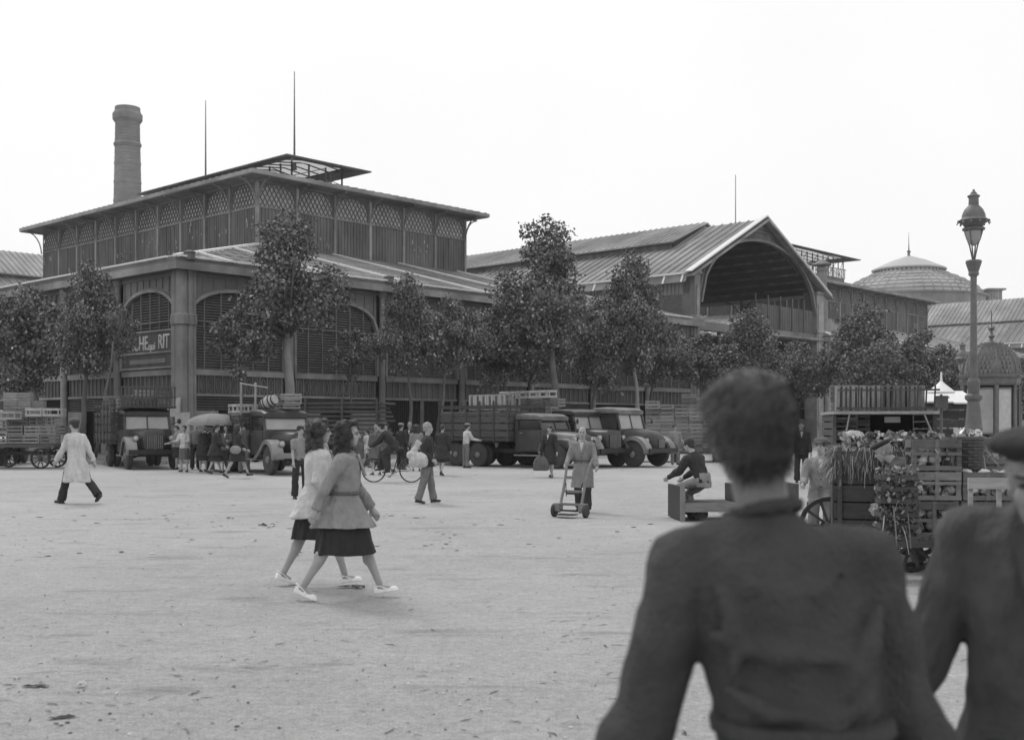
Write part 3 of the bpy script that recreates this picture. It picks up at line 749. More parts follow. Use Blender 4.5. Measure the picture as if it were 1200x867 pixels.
def tree(u, Y, v_top, v_bot, width_px, ci, label, trunk_r=.16, lean=0.0, group='plane trees along the market pavement', pale=False, rot=None, name='plane_tree', z0=.13, limbs=5, tu=None):
    base = at(tu if tu is not None else u, Y); ztop, zbot = zc(v_top, Y), zc(v_bot, Y); rx = width_px/F*Y/2; c = at(u, Y, (ztop+zbot)/2)
    e = thing(name, label, 'tree', (base.x, base.y, z0), 0, group)
    off = Vector((c.x-base.x, 0, c.z - z0)); hz = (ztop-zbot)/2
    tr = MB(); fork = Vector((off.x*.7+lean*.2, 0, zbot - z0 + hz*.15)); n = 7
    pts = [Vector((0,0,0)).lerp(fork, k/n) + Vector((math.sin(k*1.7+u)*.04, math.cos(k*1.3)*.04, 0)) for k in range(n+1)]
    pts[0].z = 0
    tr.tube(pts, [trunk_r*(1.35 if k == 0 else 1.12-.5*k/n) for k in range(n+1)], 9)
    tr.tube([fork, fork.lerp(off, .6), off+Vector((0,0,hz*.55))], [trunk_r*.62, trunk_r*.4, .02], 6)
    tr.build('trunk', m_bark_l if pale else m_bark, e, smooth=True)
    r_ = random.Random(int(u*7+Y))
    for k in range(limbs):
        a = 2*math.pi*k/limbs + r_.uniform(-.4,.4) + .4; L = rx*r_.uniform(.55,.8)
        s_ = fork + Vector((0,0,-.1+hz*.12*k/limbs)); en = Vector((off.x+math.cos(a)*L, math.sin(a)*L, off.z+hz*r_.uniform(-.25,.5)))
        md = s_.lerp(en, .5) + Vector((0,0,-.1*hz)); b = MB(); b.tube([s_, md, en], [trunk_r*.42, trunk_r*.28, .015], 6); b.build('limb', m_bark, e, smooth=True)
    cr = link('crown', CRW[ci], e); cr.location = off; cr.scale = (rx, rx, hz/(1.2, 1.05, .95, 1.1)[ci]); cr.rotation_euler = (0, 0, rot if rot is not None else r_.uniform(0, 6.2))
    return e
def tree_Y(u, o=5.0):   # row of trees at distance o in front of the right-hand facade
    r = (u-600)/F; bx, by = C0.x+.734*o, C0.y-.679*o
    s_ = (r*by-bx)/(.679-.734*r); return by+.734*s_
def tree_YL(u, o=4.0):  # row along the left-hand facade
    r = (u-600)/F; bx, by = C0.x-.679*o, C0.y-.734*o
    t_ = (r*by-bx)/(-.734-.679*r); return by+.679*t_
tree(30, tree_YL(30), 330, 462, 112, 1, 'bushy plane tree at the far left edge in front of the left pavilion', .16, tu=57)
tree(103, tree_YL(95), 312, 452, 88, 0, 'plane tree whose crown covers the left side of the cheese advertisement', .14, tu=95)
tree(143, tree_YL(110)-1, 352, 404, 34, 3, 'small pale leafed tree top brushing the advertisement arch', .07, tu=112)
tree(334, tree_Y(341, 5), 256, 408, 124, 0, 'tall plane tree with thick pale trunk rising behind the second truck', .27, pale=True, tu=342, limbs=7)
tree(282, tree_Y(282, 4.2), 352, 440, 76, 3, 'slender young plane tree just right of the pavilion corner', .075, tu=283)
tree(412, tree_Y(412, 3.5), 378, 445, 50, 3, 'smallest sapling, low between two louvred arches', .06)
tree(478, tree_Y(478, 5), 326, 448, 74, 0, 'plane tree in front of the third pavilion arch with a pointed top', .11, tu=483, rot=1.0)
tree(528, tree_Y(528, 6), 345, 446, 84, 2, 'plane tree between the pointed tree and the tallest tree, thin trunk', .11, tu=510)
tree(588, tree_Y(588, 4), 352, 452, 80, 1, 'low spreading plane tree just left of the tallest tree', .12, tu=595)
tree(642, tree_Y(642, 7.5), 262, 418, 112, 0, 'tallest plane tree, in the middle, its top against the sky', .24, tu=656, limbs=7, rot=2.2)
tree(622, tree_Y(622, 5), 370, 455, 110, 2, 'broad dark crown filling in beneath the tallest tree', .13)
tree(700, tree_Y(700, 6), 345, 456, 92, 1, 'plane tree crowded between the tallest tree and its right-hand neighbour', .13, tu=692)
tree(740, tree_Y(740, 7), 302, 446, 92, 0, 'second tallest plane tree left of the gabled passage', .17, tu=752, pale=True, rot=4)
tree(768, tree_Y(768, 5), 378, 458, 84, 2, 'low plane tree beside the crate wall right of the trucks', .13, tu=757)
tree(822, tree_Y(822, 6), 388, 462, 100, 2, 'rounded plane tree below the left foot of the gable', .14)
tree(880, tree_Y(880, 8), 366, 470, 92, 0, 'plane tree standing before the mouth of the gabled passage', .15, rot=.5)
tree(935, tree_Y(935, 6.5), 396, 480, 84, 2, 'plane tree half hidden behind the nearest man head', .15)
tree(1012, tree_Y(1012, 12), 362, 478, 104, 0, 'broad dark plane tree right of the passage, above the crate loaded stall', .17, tu=1000)
tree(1078, tree_Y(1078, 14), 384, 480, 96, 2, 'rounded plane tree left of the lamp post', .16, rot=1.4)
tree(1126, tree_Y(1078, 16)+2, 408, 482, 62, 2, 'plane tree partly behind the lamp post', .14)
tree(1182, tree_Y(1078, 16)+6, 408, 482, 70, 1, 'plane tree behind the domed kiosk at the right edge', .14)
# ================================================================ crates
def crate_mb(L, W, H, slats=3, t=.012, post=.035, gap=.3, solid_ends=False, bottom=True):
    b = MB()
    for sx in (-1, 1):
        for sy in (-1, 1):
            x, y = sx*(L/2-post/2-t), sy*(W/2-post/2-t); b.box(x-post/2, x+post/2, y-post/2, y+post/2, 0, H)
    sh = H*(1-gap)/slats; st = (H-sh)/max(slats-1, 1)
    for k in range(slats):
        z = k*st; z = min(z, H-sh)
        for s_ in (-1, 1):
            b.box(-L/2, L/2, s_*W/2-(t if s_ > 0 else 0), s_*W/2+(0 if s_ > 0 else t), z, z+sh)
            if solid_ends: continue
            b.box(s_*(L/2)-(t if s_ > 0 else 0), s_*(L/2)+(0 if s_ > 0 else t), -W/2+t, W/2-t, z, z+sh)
    if solid_ends:
        for s_ in (-1, 1): b.box(s_*(L/2)-(t if s_ > 0 else 0), s_*(L/2)+(0 if s_ > 0 else t), -W/2+t, W/2-t, 0, H*.92)
    if bottom:
        for k in range(3):
            y = -W/2+t+(W-2*t)*k/3; b.box(-L/2+t, L/2-t, y+.01, y+(W-2*t)/3-.01, .002, .012)
    return b
CR = {'tray': crate_mb(.6, .4, .16, 2).mesh('tray', m_crate), 'crate': crate_mb(.6, .4, .32, 3).mesh('crate', m_crate),
      'cage': crate_mb(.62, .42, .42, 4, gap=.42).mesh('cage', m_crate), 'pale': crate_mb(.6, .42, .3, 2, gap=.45).mesh('pale_crate', m_crate_l),
      'box': crate_mb(.5, .36, .3, 3, gap=.1).mesh('box_crate', m_crate)}
CRS = {'tray': (.6,.4,.17), 'crate': (.6,.4,.33), 'cage': (.62,.42,.43), 'pale': (.6,.42,.31), 'box': (.5,.36,.31)}
NCR = [0]
HGT = ['bottom', 'second', 'third', 'fourth', 'fifth', 'sixth', 'seventh', 'eighth', 'ninth', 'tenth', 'eleventh', 'twelfth', 'thirteenth', 'fourteenth']
def crate_stack(M, nx, ny, nz, kind, where, group, jit=.02, skip=0.0, turn=False, seed=1, front_only=True, vert=False, side='x-'):
    """M: world matrix of the stack origin; x along the stack, y depth, z up. Hidden inner ones are left out."""
    r = random.Random(seed); L, W, H = CRS[kind]
    if turn: L, W = W, L
    if vert: L, H = CRS[kind][2], CRS[kind][0]
    heights = {}
    for i in range(nx):
        for j in range(ny):
            top = nz if not skip else max(1, nz - (r.random() < skip) - (r.random() < skip*.5))
            heights[i, j] = top
    for i in range(nx):
        for j in range(ny):
            for k in range(heights[i, j]):
                if front_only and j > 0 and k < heights[i, j]-1 and i: continue
                p = M @ Vector((L*(i+.5)*1.03 + r.uniform(-jit,jit), W*(j+.5)*1.03 + r.uniform(-jit,jit)*.6, H*k + (H/2 if vert else 0)))
                o = link('crate', CR[kind]); rz = M.to_euler().z + (R(90) if turn else 0) + r.uniform(-1, 1)*jit*1.2
                if vert: o.matrix_world = Matrix.Translation(p) @ Matrix.Rotation(rz, 4, 'Z') @ Matrix.Rotation(R(90), 4, 'Y') @ Matrix.Translation((0,0,-CRS[kind][2]/2))
                else: o.location = p; o.rotation_euler = (0, 0, rz)
                lvl = 'topmost' if k == heights[i, j]-1 else HGT[k]
                col = ORD[i] if i < 12 else 'end'
                row = '' if ny == 1 else (' front row,' if j == 0 else ' %s row,' % ORD[j])
                assert len(where.split()) <= 9, where
                tag(o, '%s crate, %s column,%s %s' % (lvl, col, row, where), 'crate', group); NCR[0] += 1
def WM(x, y, z, rz): return Matrix.Translation((x, y, z)) @ Matrix.Rotation(rz, 4, 'Z')

# ================================================================ vehicles: +x is the front, origin under the front axle
def wheel(par, x, y, r=.48, w=.2, dual=False, name='wheel', spokes=True):
    sgn = 1 if y > 0 else -1
    e = MB(); e.lathe([(r*.62,-w/2),(r*.9,-w/2),(r*.985,-w*.36),(r,-w*.2),(r,w*.2),(r*.985,w*.36),(r*.9,w/2),(r*.62,w/2)], 22, (x, y, r), 'y')
    o = e.build('wheel', m_tyre, par, smooth=False)
    if r < .4:      # wooden cart wheel: rim ring, spokes, hub
        bpy.data.objects.remove(o); e = MB(); e.lathe([(r*.84,-w*.3),(r*.98,-w*.3),(r,-w*.2),(r,w*.2),(r*.98,w*.3),(r*.84,w*.3),(r*.83,0),(r*.84,-w*.3)], 24, (x, y, r), 'y'); o = e.build('wheel', m_black, par)
        for k in range(10):
            a = 2*math.pi*k/10; q = MB(); q.bar((x+.03*math.cos(a),y,r+.03*math.sin(a)),(x+r*.86*math.cos(a),y,r+r*.86*math.sin(a)),.035,.03,up=(0,1,0)); q.build('spoke', m_wood, o)
        q = MB(); q.lathe([(.02,-w*.7),(.05,-w*.6),(.065,0),(.05,w*.6),(.02,w*.7)], 12, (x,y,r), 'y'); q.build('hub', m_wood, o); return
    rm = MB(); f = y+sgn*w*.36
    rm.lathe([(r*.66, f-sgn*.05),(r*.64, f+sgn*.03),(r*.56, f),(r*.36, f-sgn*.06),(r*.26, f-sgn*.02),(r*.24, f+sgn*.05),(r*.1, f+sgn*.08)], 18, (x, 0, r), 'y')
    for k in range(8):
        a = 2*math.pi*k/8; rm.ell((x+r*.17*math.cos(a), f+sgn*.06, r+r*.17*math.sin(a)), (.02,.03,.02), 6, 4)
    rm.build('rim', m_rim, o)
    if dual:
        e = MB(); yy = y - sgn*(w+.05); e.lathe([(r*.62,-w/2),(r*.9,-w/2),(r,-w*.3),(r,w*.3),(r*.9,w/2),(r*.62,w/2)], 22, (x, yy, r), 'y'); e.build('wheel', m_tyre, par)
def sheet(pts, y0, y1, t=.03):
    """bent sheet following (x,z) points across y0..y1"""
    b = MB(); r0 = []; 
    for (x, z) in pts: r0.append((x, z))
    inner = []
    for i, (x, z) in enumerate(r0):
        a = Vector(r0[max(i-1,0)]); c = Vector(r0[min(i+1,len(r0)-1)]); d = (c-a).normalized(); inner.append((x+d.y*t, z-d.x*t))
    poly = r0 + inner[::-1]; n = len(poly)
    vs = [(x, y0, z) for x, z in poly] + [(x, y1, z) for x, z in poly]; fs = []
    m = len(r0)
    for i in range(n): j = (i+1) % n; fs.append((i, j, n+j, n+i))
    for i in range(m-1):
        fs.append((i, i+1, n-2-i, n-1-i)[::-1]); fs.append((n+i, n+i+1, n+n-2-i, n+n-1-i))
    b.add(vs, fs); return b
def sring(x, w, z0, z1, n=20, e=.5, flat=True):
    """super-ellipse ring in the YZ plane with flat bottom"""
    out = []
    for k in range(n):
        a = 2*math.pi*k/n; c, s = math.cos(a), math.sin(a)
        y = w/2*math.copysign(abs(c)**e, c); z = (z0+z1)/2 + (z1-z0)/2*math.copysign(abs(s)**(e if s > 0 else .3), s)
        out.append((x, y, z))
    return out
def truck(label, loc, h, style='forties', bed=3.2, stakes=True, load=None, stake_h=1.3, bed_z=1.0, paint=None, fender=None, rear_axles=1, plate=None, group=None, canvas=False):
    e = thing('parked_truck', label, 'truck', loc, h, group)
    P = paint or m_truck; Fm = fender or P
    mil = style == 'military'; old = style == 'thirties'
    r = .5 if not mil else .46; wb = 3.5 if not mil else 3.9; tw = .8
    cabx0, cabx1 = -.62, -1.95; cw = 1.72 if not old else 1.6
    roof = {'forties': 2.22, 'military': 2.05, 'thirties': 2.12, 'round': 2.3}[style]
    # chassis
    for s_ in (-1, 1):
        b = MB(); b.box(-bed-2.0, .7, s_*.4-.04, s_*.4+.04, .55, .7); b.build('chassis_rail', m_black, e)
    b = MB(); b.bar((0,-tw,r),(0,tw,r),.1,.1); b.build('front_axle', m_black, e)
    for s_ in (-1, 1): wheel(e, 0, s_*tw, r, .2)
    ax = [-wb] if rear_axles == 1 else [-wb+.15, -wb-1.02]
    for x in ax:
        b = MB(); b.bar((x,-tw,r),(x,tw,r),.14,.14); b.ell((x,0,r),(.22,.2,.2),10,6); b.build('rear_axle', m_black, e)
        for s_ in (-1, 1): wheel(e, x, s_*(tw+.08), r, .2, dual=True)
    # hood and radiator
    if mil: rings = [sring(.62,.95,.72,1.2,e=.35), sring(.6,.98,.7,1.26,e=.35), sring(-.1,1.15,.7,1.34,e=.35), sring(-.66,1.35,.7,1.38,e=.35)]
    elif old: rings = [sring(.6,.6,.66,1.3,e=.45), sring(.55,.66,.62,1.36,e=.45), sring(0,.82,.62,1.38,e=.5), sring(-.64,1.25,.7,1.42,e=.5)]
    elif style == 'round': rings = [sring(.7,.5,.72,1.1,e=.7), sring(.62,.72,.66,1.24,e=.7), sring(.4,.86,.62,1.36,e=.65), sring(-.1,1.0,.64,1.44,e=.6), sring(-.66,1.4,.7,1.48,e=.55)]
    else: rings = [sring(.66,.7,.7,1.28,e=.45), sring(.58,.8,.68,1.4,e=.45), sring(0,.95,.66,1.44,e=.5), sring(-.66,1.4,.7,1.48,e=.5)]
    b = MB(); b.loft(rings); o = b.build('hood', P if not mil else Fm, e); smooth_by_angle(o, 45)
    gx = rings[0][0][0]+.005; gw = {'forties': .58, 'military': .8, 'thirties': .46, 'round': .4}[style]; gz = (rings[0][15][2]+.06, max(p[2] for p in rings[0])-.05)
    b = MB(); b.box(gx, gx+.03, -gw/2, gw/2, .74, gz[1]); o = b.build('grille', m_black, e)
    for k in range(9 if not mil else 13):
        y = -gw/2 + gw*(k+.5)/(9 if not mil else 13); q = MB(); q.box(gx+.03, gx+.045, y-.012, y+.012, .74, gz[1]); q.build('grille_bar', m_rim, o)
    q = MB(); q.box(gx+.03, gx+.055, -.015, .015, .7, gz[1]+.03); q.build('centre_strip', m_rim if not mil else P, o)
    lv = MB()
    for s_ in (-1, 1):
        for k in range(8): x = .35-.09*k; lv.bar((x, s_*(.49 + .02*k*.5), .85), (x, s_*(.49+.02*k*.5), 1.15), .03, .02)
    tag(lv.build('hood_louvre', P, e), kind='stuff')
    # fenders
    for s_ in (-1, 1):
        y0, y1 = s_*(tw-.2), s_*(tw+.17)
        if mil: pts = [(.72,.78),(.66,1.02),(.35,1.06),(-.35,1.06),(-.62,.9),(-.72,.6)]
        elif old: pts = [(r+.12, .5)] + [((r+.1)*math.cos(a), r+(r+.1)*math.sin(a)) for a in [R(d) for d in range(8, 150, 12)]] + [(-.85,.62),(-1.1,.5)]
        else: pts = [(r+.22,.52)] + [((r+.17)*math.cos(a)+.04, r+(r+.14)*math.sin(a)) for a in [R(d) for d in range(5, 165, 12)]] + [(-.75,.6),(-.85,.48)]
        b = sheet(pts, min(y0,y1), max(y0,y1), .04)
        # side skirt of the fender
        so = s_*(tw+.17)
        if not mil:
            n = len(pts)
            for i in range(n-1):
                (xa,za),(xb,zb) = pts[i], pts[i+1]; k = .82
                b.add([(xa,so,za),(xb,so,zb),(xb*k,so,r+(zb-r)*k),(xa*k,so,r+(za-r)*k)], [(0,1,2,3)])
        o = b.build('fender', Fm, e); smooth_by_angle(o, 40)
        b = MB(); b.box(-1.95, -.7 if not old else -1.0, min(s_*.62, s_*.93), max(s_*.62, s_*.93), .45, .5); b.build('running_board', m_rim, e)
        # headlights
        hy = s_*(.62 if not mil else .5); hz = {'forties': 1.12, 'military': 1.08, 'thirties': 1.0, 'round': 1.0}[style]; hx = .5 if not mil else .62
        b = MB(); b.lathe([(.02,hx-.18),(.07,hx-.11),(.1,hx-.03),(.105,hx+.02)], 16, (0,hy,hz), 'x'); b.build('headlight', Fm, e, smooth=True)
        q = MB(); q.lathe([(.092,hx+.015),(.075,hx+.035),(.03,hx+.045)], 16, (0,hy,hz), 'x'); q.build('lens', m_lens, e, smooth=True)
    b = MB(); b.box(.78, .86, -.92, .92, .55, .72); b.box(.6, .8, -.45, -.38, .58, .68); b.box(.6, .8, .38, .45, .58, .68); b.build('bumper', m_black if not old else Fm, e)
    if plate:
        q = MB(); q.box(.865, .88, -.3, .3, .66, .78); o = q.build('number_plate', m_black, e)
        text(plate, .13, m_white, o, Matrix(((0,0,1,.882),(1,0,0,0),(0,1,0,.72),(0,0,0,1))), 'plate_lettering', .002)
    # cab: body, pillars, roof, glass
    x0, x1 = cabx0, cabx1; wz0, wz1 = 1.42, roof-.28; w2 = cw/2
    b = MB(); b.box(x1, x0+.02, -w2, w2, .6, wz0); b.build('cab_body', P, e, bevel=.04)
    for s_ in (-1, 1):
        b = MB(); b.bar((x0-.0, s_*(w2-.05), wz0-.02), (x0-.18, s_*(w2-.07), wz1+.02), .08, .07); b.build('windscreen_pillar', P, e)
        b = MB(); b.box(x1, x1+.16, s_*(w2-.035)-.035, s_*(w2-.035)+.035, wz0, wz1); b.build('rear_pillar', P, e)
        b = MB(); dd = s_*(w2+.012); b.box(x1+.2, x0-.08, dd-.012, dd+.012, .66, wz0-.01); o = b.build('door', P, e)
        q = MB(); q.bar((x1+.28,dd+s_*.03,wz0-.12),(x1+.42,dd+s_*.03,wz0-.12),.02,.03); q.build('handle', m_chrome, o)
        q = MB(); q.box(x1+.17, x0-.16, s_*(w2-.05)-.004, s_*(w2-.05)+.004, wz0, wz1); q.build('side_window', m_dglass, e)
    b = MB(); b.box(x1, x1+.05, -w2+.07, w2-.07, wz0, wz1); b.build('cab_back', P, e)
    q = MB(); q.add([(x0-.02,-w2+.1,wz0),(x0-.02,w2-.1,wz0),(x0-.18,w2-.12,wz1),(x0-.18,-w2+.12,wz1)],[(0,1,2,3)]); q.build('windscreen', m_wind if not mil else m_dglass, e, fix=False)
    q = MB(); 
    if not old: q.bar((x0-.01,0,wz0),(x0-.17,0,wz1),.045,.03)
    q.bar((x0,-w2+.07,wz0+.01),(x0,w2-.07,wz0+.01),.05,.05); q.bar((x0-.17,-w2+.07,wz1),(x0-.17,w2-.07,wz1),.05,.05); q.build('windscreen_frame', P, e)
    b = MB(); rr = [sring(x1-.03,cw-.2,wz1+.02,roof-.06,e=.45), sring(x1+.02,cw-.02,wz1,roof-.02,e=.4), sring(x1+.5,cw,wz1,roof,e=.4), sring(x0-.3,cw-.02,wz1,roof-.03,e=.4), sring(x0-.08,cw-.1,wz1,roof-.12,e=.4)]
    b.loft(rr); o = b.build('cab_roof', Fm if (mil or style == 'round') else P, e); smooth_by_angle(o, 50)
    q = MB(); q.bar((x0-.1, w2, wz0+.2), (x0+.1, w2+.22, wz0+.3), .02, .02); q.ell((x0+.1,w2+.26,wz0+.32),(.02,.08,.1),8,6); q.build('mirror', m_black, e)
    # bed
    bx1, bx0 = cabx1-.12, cabx1-.12-bed; bw = 1.05
    fl = MB(); fl.box(bx0, bx1, -bw, bw, bed_z-.12, bed_z); fl.build('bed_floor', m_wood, e)
    if stakes:
        nz = 5; hh = stake_h
        for s_ in (-1, 1):
            for k in range(nz):
                z = bed_z+.03+k*hh/nz; b = MB(); b.box(bx0, bx1, s_*bw-.015, s_*bw+.015, z, z+hh/nz*(.82 if k < 3 else .45)); b.build('slat', m_wood, e)
            ns = max(3, round(bed/.8))
            for k in range(ns+1):
                x = bx0+.05+(bed-.1)*k/ns; b = MB(); b.box(x-.035, x+.035, s_*(bw+.03)-.015, s_*(bw+.03)+.015, bed_z-.15, bed_z+hh+.05); b.build('stake', m_wood, e)
        for xx in (bx0, bx1):
            for k in range(nz):
                z = bed_z+.03+k*hh/nz; b = MB(); b.box(xx-.015, xx+.015, -bw+.02, bw-.02, z, z+hh/nz*(.82 if k < 3 else .45)); b.build('slat', m_wood, e)
            for k in range(4):
                y = -bw+.1+(2*bw-.2)*k/3; b = MB(); b.box(xx-.04, xx-.016, y-.035, y+.035, bed_z-.1, bed_z+hh+.05); b.build('stake', m_wood, e)
    return e
H = lambda d: R(d)
# truck A: forties truck, stake bed, crates over the cab
pA = at(177, 42.0); hA = R(-62)
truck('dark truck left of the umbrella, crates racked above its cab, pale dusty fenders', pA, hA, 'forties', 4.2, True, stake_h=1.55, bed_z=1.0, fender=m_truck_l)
MA = WM(pA.x, pA.y, 0, hA)
ra = thing('cab_rack', 'slatted wooden rack over the cab of the dark truck left of the umbrella', 'rack', pA, hA)
for k in range(14):
    b = MB(); y = -.95+1.9*k/13; b.box(-.52, -.49, y-.03, y+.03, 2.24, 3.0); b.build('slat', m_wood, ra)
for z in (2.24, 2.6, 2.97):
    b = MB(); b.box(-.488, -.46, -1.0, 1.0, z, z+.05); b.build('rail', m_wood, ra)
b = MB(); b.box(-2.0, -.5, -1.0, 1.0, 2.225, 2.25); b.build('floor', m_wood, ra)
crate_stack(MA @ WM(-.6, -.93, 2.26, R(90)), 3, 3, 2, 'crate', 'above cab of the dark rounded truck', 'crates above the cab of the rounded dark truck', skip=.4, seed=3)
crate_stack(MA @ WM(-2.15, -.98, 1.01, R(90)), 3, 6, 4, 'cage', 'on bed of the dark rounded truck', 'crates on the bed of the rounded dark truck', skip=.4, seed=4)
# truck B: thirties truck with crates, barrel and chair
pB = at(345, 37.2); hB = R(-57)
truck('old thirties truck with upright radiator and plate, barrel and crates piled over its cab', pB, hB, 'thirties', 3.6, True, stake_h=.9, bed_z=1.0, fender=m_truck_l, plate='9680 RL3')
MBt = WM(pB.x, pB.y, 0, hB)
crate_stack(MBt @ WM(-2.3, -.98, 1.01, R(90)), 3, 5, 3, 'crate', 'on the old barrel carrying truck', 'crates on the old thirties truck', skip=.5, seed=5)
crate_stack(MBt @ WM(-2.2, -1.0, 2.01, R(90)), 1, 3, 1, 'pale', 'pale wood atop the old barrel carrying truck', 'pale crates on the old thirties truck', seed=6)
crate_stack(MBt @ WM(-.95, .0, 2.14, R(90)), 1, 2, 3, 'tray', 'shallow tray beside the barrel on cab roof', 'trays on the old thirties truck', seed=9, jit=.05)
br = thing('wooden_barrel', 'small pale barrel lying tilted on the cab roof of the old thirties truck', 'barrel', tuple(MBt @ Vector((-1.15, -.42, 2.36))), hB)
b = MB(); b.lathe([(.15,-.28),(.19,-.14),(.21,0),(.19,.14),(.15,.28)], 14, (0,0,0), 'x'); b.build('staves', m_crate_l, br)
for x, r_ in ((-.22,.172),(-.1,.203),(.1,.203),(.22,.172)):
    b = MB(); b.lathe([(r_-.01,x-.02),(r_+.008,x-.02),(r_+.008,x+.02),(r_-.01,x+.02)], 14, (0,0,0), 'x'); b.build('hoop', m_black, br)
br.rotation_euler = (0, R(-18), hB+R(30))
ld = thing('leaning_handcart', 'upturned wooden handle frame sticking out of the load behind the umbrella', 'cart', tuple(MBt @ Vector((-2.2, -.75, 1.95))), hB)
for y in (-.25, .25):
    b = MB(); b.bar((0,y,0),(.3,y-.1,1.05),.07,.05); b.build('handle', m_crate_l, ld)
b = MB(); b.bar((.3,-.35,1.03),(.5,.5,.9),.07,.04); b.build('crossbar', m_crate_l, ld)
# dark long bed behind the women
pC = at(432, 47.5); hC = R(-25)
fc = thing('long_timber_wagon', 'long flat wagon stacked with dark planks behind the walking women', 'wagon', at(388, 46), R(-10))
for s_ in (-1, 1):
    for x in (-1.6, 1.6): wheel(fc, x, s_*.8, .42, .16)
b = MB(); b.box(-2.4, 2.4, -1, 1, .85, 1.0); b.build('bed', m_wood, fc)
for k in range(9):
    b = MB(); b.box(-2.3+.1*(k%3), 2.4-.08*(k%4), -1.0+.06*(k%2), .9, 1.05+.17*k, 1.14+.17*k); b.build('plank', m_wood, fc)
for x in (-2.2,-.7,.8,2.2):
    b = MB(); b.box(x-.04, x+.04, -1.08, -1.01, .85, 2.65); b.build('stake', m_wood, fc)
# truck D: six wheeled military truck
pD = at(668, 42.6); hD = R(-41)
truck('six wheeled ex-army truck with flat pale hood and a high stack of crates', pD, hD, 'military', 3.7, True, stake_h=1.35, bed_z=1.12, rear_axles=2, paint=m_olive, fender=m_truck_l)
MD = WM(pD.x, pD.y, 0, hD)
crate_stack(MD @ WM(-5.7, -1.0, 1.13, 0), 5, 4, 3, 'crate', 'on bed of the six wheeled truck', 'crates on the six wheeled army truck', skip=.1, seed=11)
crate_stack(MD @ WM(-4.2, -1.0, 2.16, 0), 6, 2, 1, 'pale', 'pale upright row atop six wheeled truck', 'upright crates topping the six wheeled army truck', vert=True, seed=12)
# truck D2: mostly hidden between D and E
pD2 = at(706, 43.8); hD2 = R(-50)
truck('dark truck squeezed between the army truck and the round fendered truck, crates on its bed', pD2, hD2, 'forties', 3.4, True, stake_h=.9, bed_z=1.0, fender=m_truck_l)
M2_ = WM(pD2.x, pD2.y, 0, hD2)
crate_stack(M2_ @ WM(-5.4, -1.0, 1.01, 0), 5, 4, 5, 'crate', 'on the middle truck of the row', 'crates on the middle truck', skip=.3, seed=14)
crate_stack(M2_ @ WM(-5.0, -1.0, 2.66, 0), 5, 1, 1, 'pale', 'pale row atop the middle truck load', 'pale crates topping the middle truck', seed=15)
# truck E
pE = at(757, 44.3); hE = R(-42)
truck('round hooded truck, rightmost of the row, with pale fenders and a bare front', pE, hE, 'round', 3.0, True, stake_h=.9, bed_z=1.0, paint=m_truck, fender=m_truck_l)
# ---------------------------------------------------------------- stacks of crates on the ground
def gstack(u, Y, rz, nx, ny, nz, kind, where, group, **k):
    p = at(u, Y); crate_stack(WM(p.x, p.y, k.pop('z', .01), rz), nx, ny, nz, kind, where, group, **k)
gstack(511, 46, R(-4), 2, 1, 6, 'crate', 'in wall left of the six wheeled truck', 'crates in the wall left of the army truck', skip=.5, seed=21)
gstack(527, 45.5, R(8), 1, 1, 9, 'tray', 'shallow tray pile before the left crate wall', 'trays in front of the crate wall', skip=.6, seed=22)
gstack(757, 50, R(0), 6, 1, 13, 'tray', 'tray wall right of the round hooded truck', 'trays in the wall right of the trucks', skip=.35, seed=24, z=.45)
gstack(800, 51.5, R(0), 3, 1, 15, 'tray', 'taller tray wall behind the nearest head', 'trays in the taller wall', skip=.3, seed=26, z=.45)
bb = thing('loading_platform', 'low wooden platform carrying the tray walls right of the trucks', 'platform', at(792, 50.4), 0)
for k in range(8):
    b = MB(); b.box(-1.9+.48*k, -1.45+.48*k, -.9, .9, .36, .42); b.build('plank', m_wood, bb)
for x in (-1.8, 0, 1.8):
    b = MB(); b.box(x-.06, x+.06, -.8, .8, 0, .358); b.build('bearer', m_wood, bb)
# ---------------------------------------------------------------- loaded wagon at far left
wg = at(30, 43); wh = R(-3)
we = thing('crate_wagon', 'flat market wagon at the left edge heaped with mixed crates', 'wagon', wg, wh)
for s_ in (-1, 1):
    for x in (-1.0, .9): wheel(we, x, s_*.7, .38, .14)
b = MB(); b.box(-1.7, 1.5, -.9, .9, .78, .9); b.build('bed', m_wood, we)
b = MB(); b.box(-1.4, 1.3, -.4, .4, .5, .62); b.build('chassis', m_black, we)
MW = WM(wg.x, wg.y, 0, wh)
crate_stack(MW @ WM(-.9, -.85, .92, 0), 1, 3, 2, 'cage', 'large cages, left end of the wagon', 'large crates on the left edge wagon', seed=31, front_only=False)
crate_stack(MW @ WM(-.3, -.85, .92, 0), 3, 3, 3, 'crate', 'middle of the left edge wagon', 'middle crates on the left edge wagon', seed=32, skip=.2)
crate_stack(MW @ WM(-1.05, -.9, 1.8, R(-12)), 2, 1, 1, 'pale', 'pale wood, tilted, left on the wagon', 'pale crates on the left edge wagon', seed=33)
crate_stack(MW @ WM(.3, -.7, 1.92, R(4)), 2, 2, 1, 'pale', 'pale wood, right end of the wagon', 'pale crates at the right end of the left edge wagon', seed=34)
crate_stack(MW @ WM(-1.0, .2, 1.9, R(8)), 3, 1, 3, 'box', 'small box, high back of the wagon', 'box crates high on the left edge wagon', seed=35, skip=.5, jit=.05)
vn = truck('dark van at the left edge of the frame, only its flat roofed side showing', at(-22, 45), R(-78), 'forties', 2.8, True, stake_h=1.2)

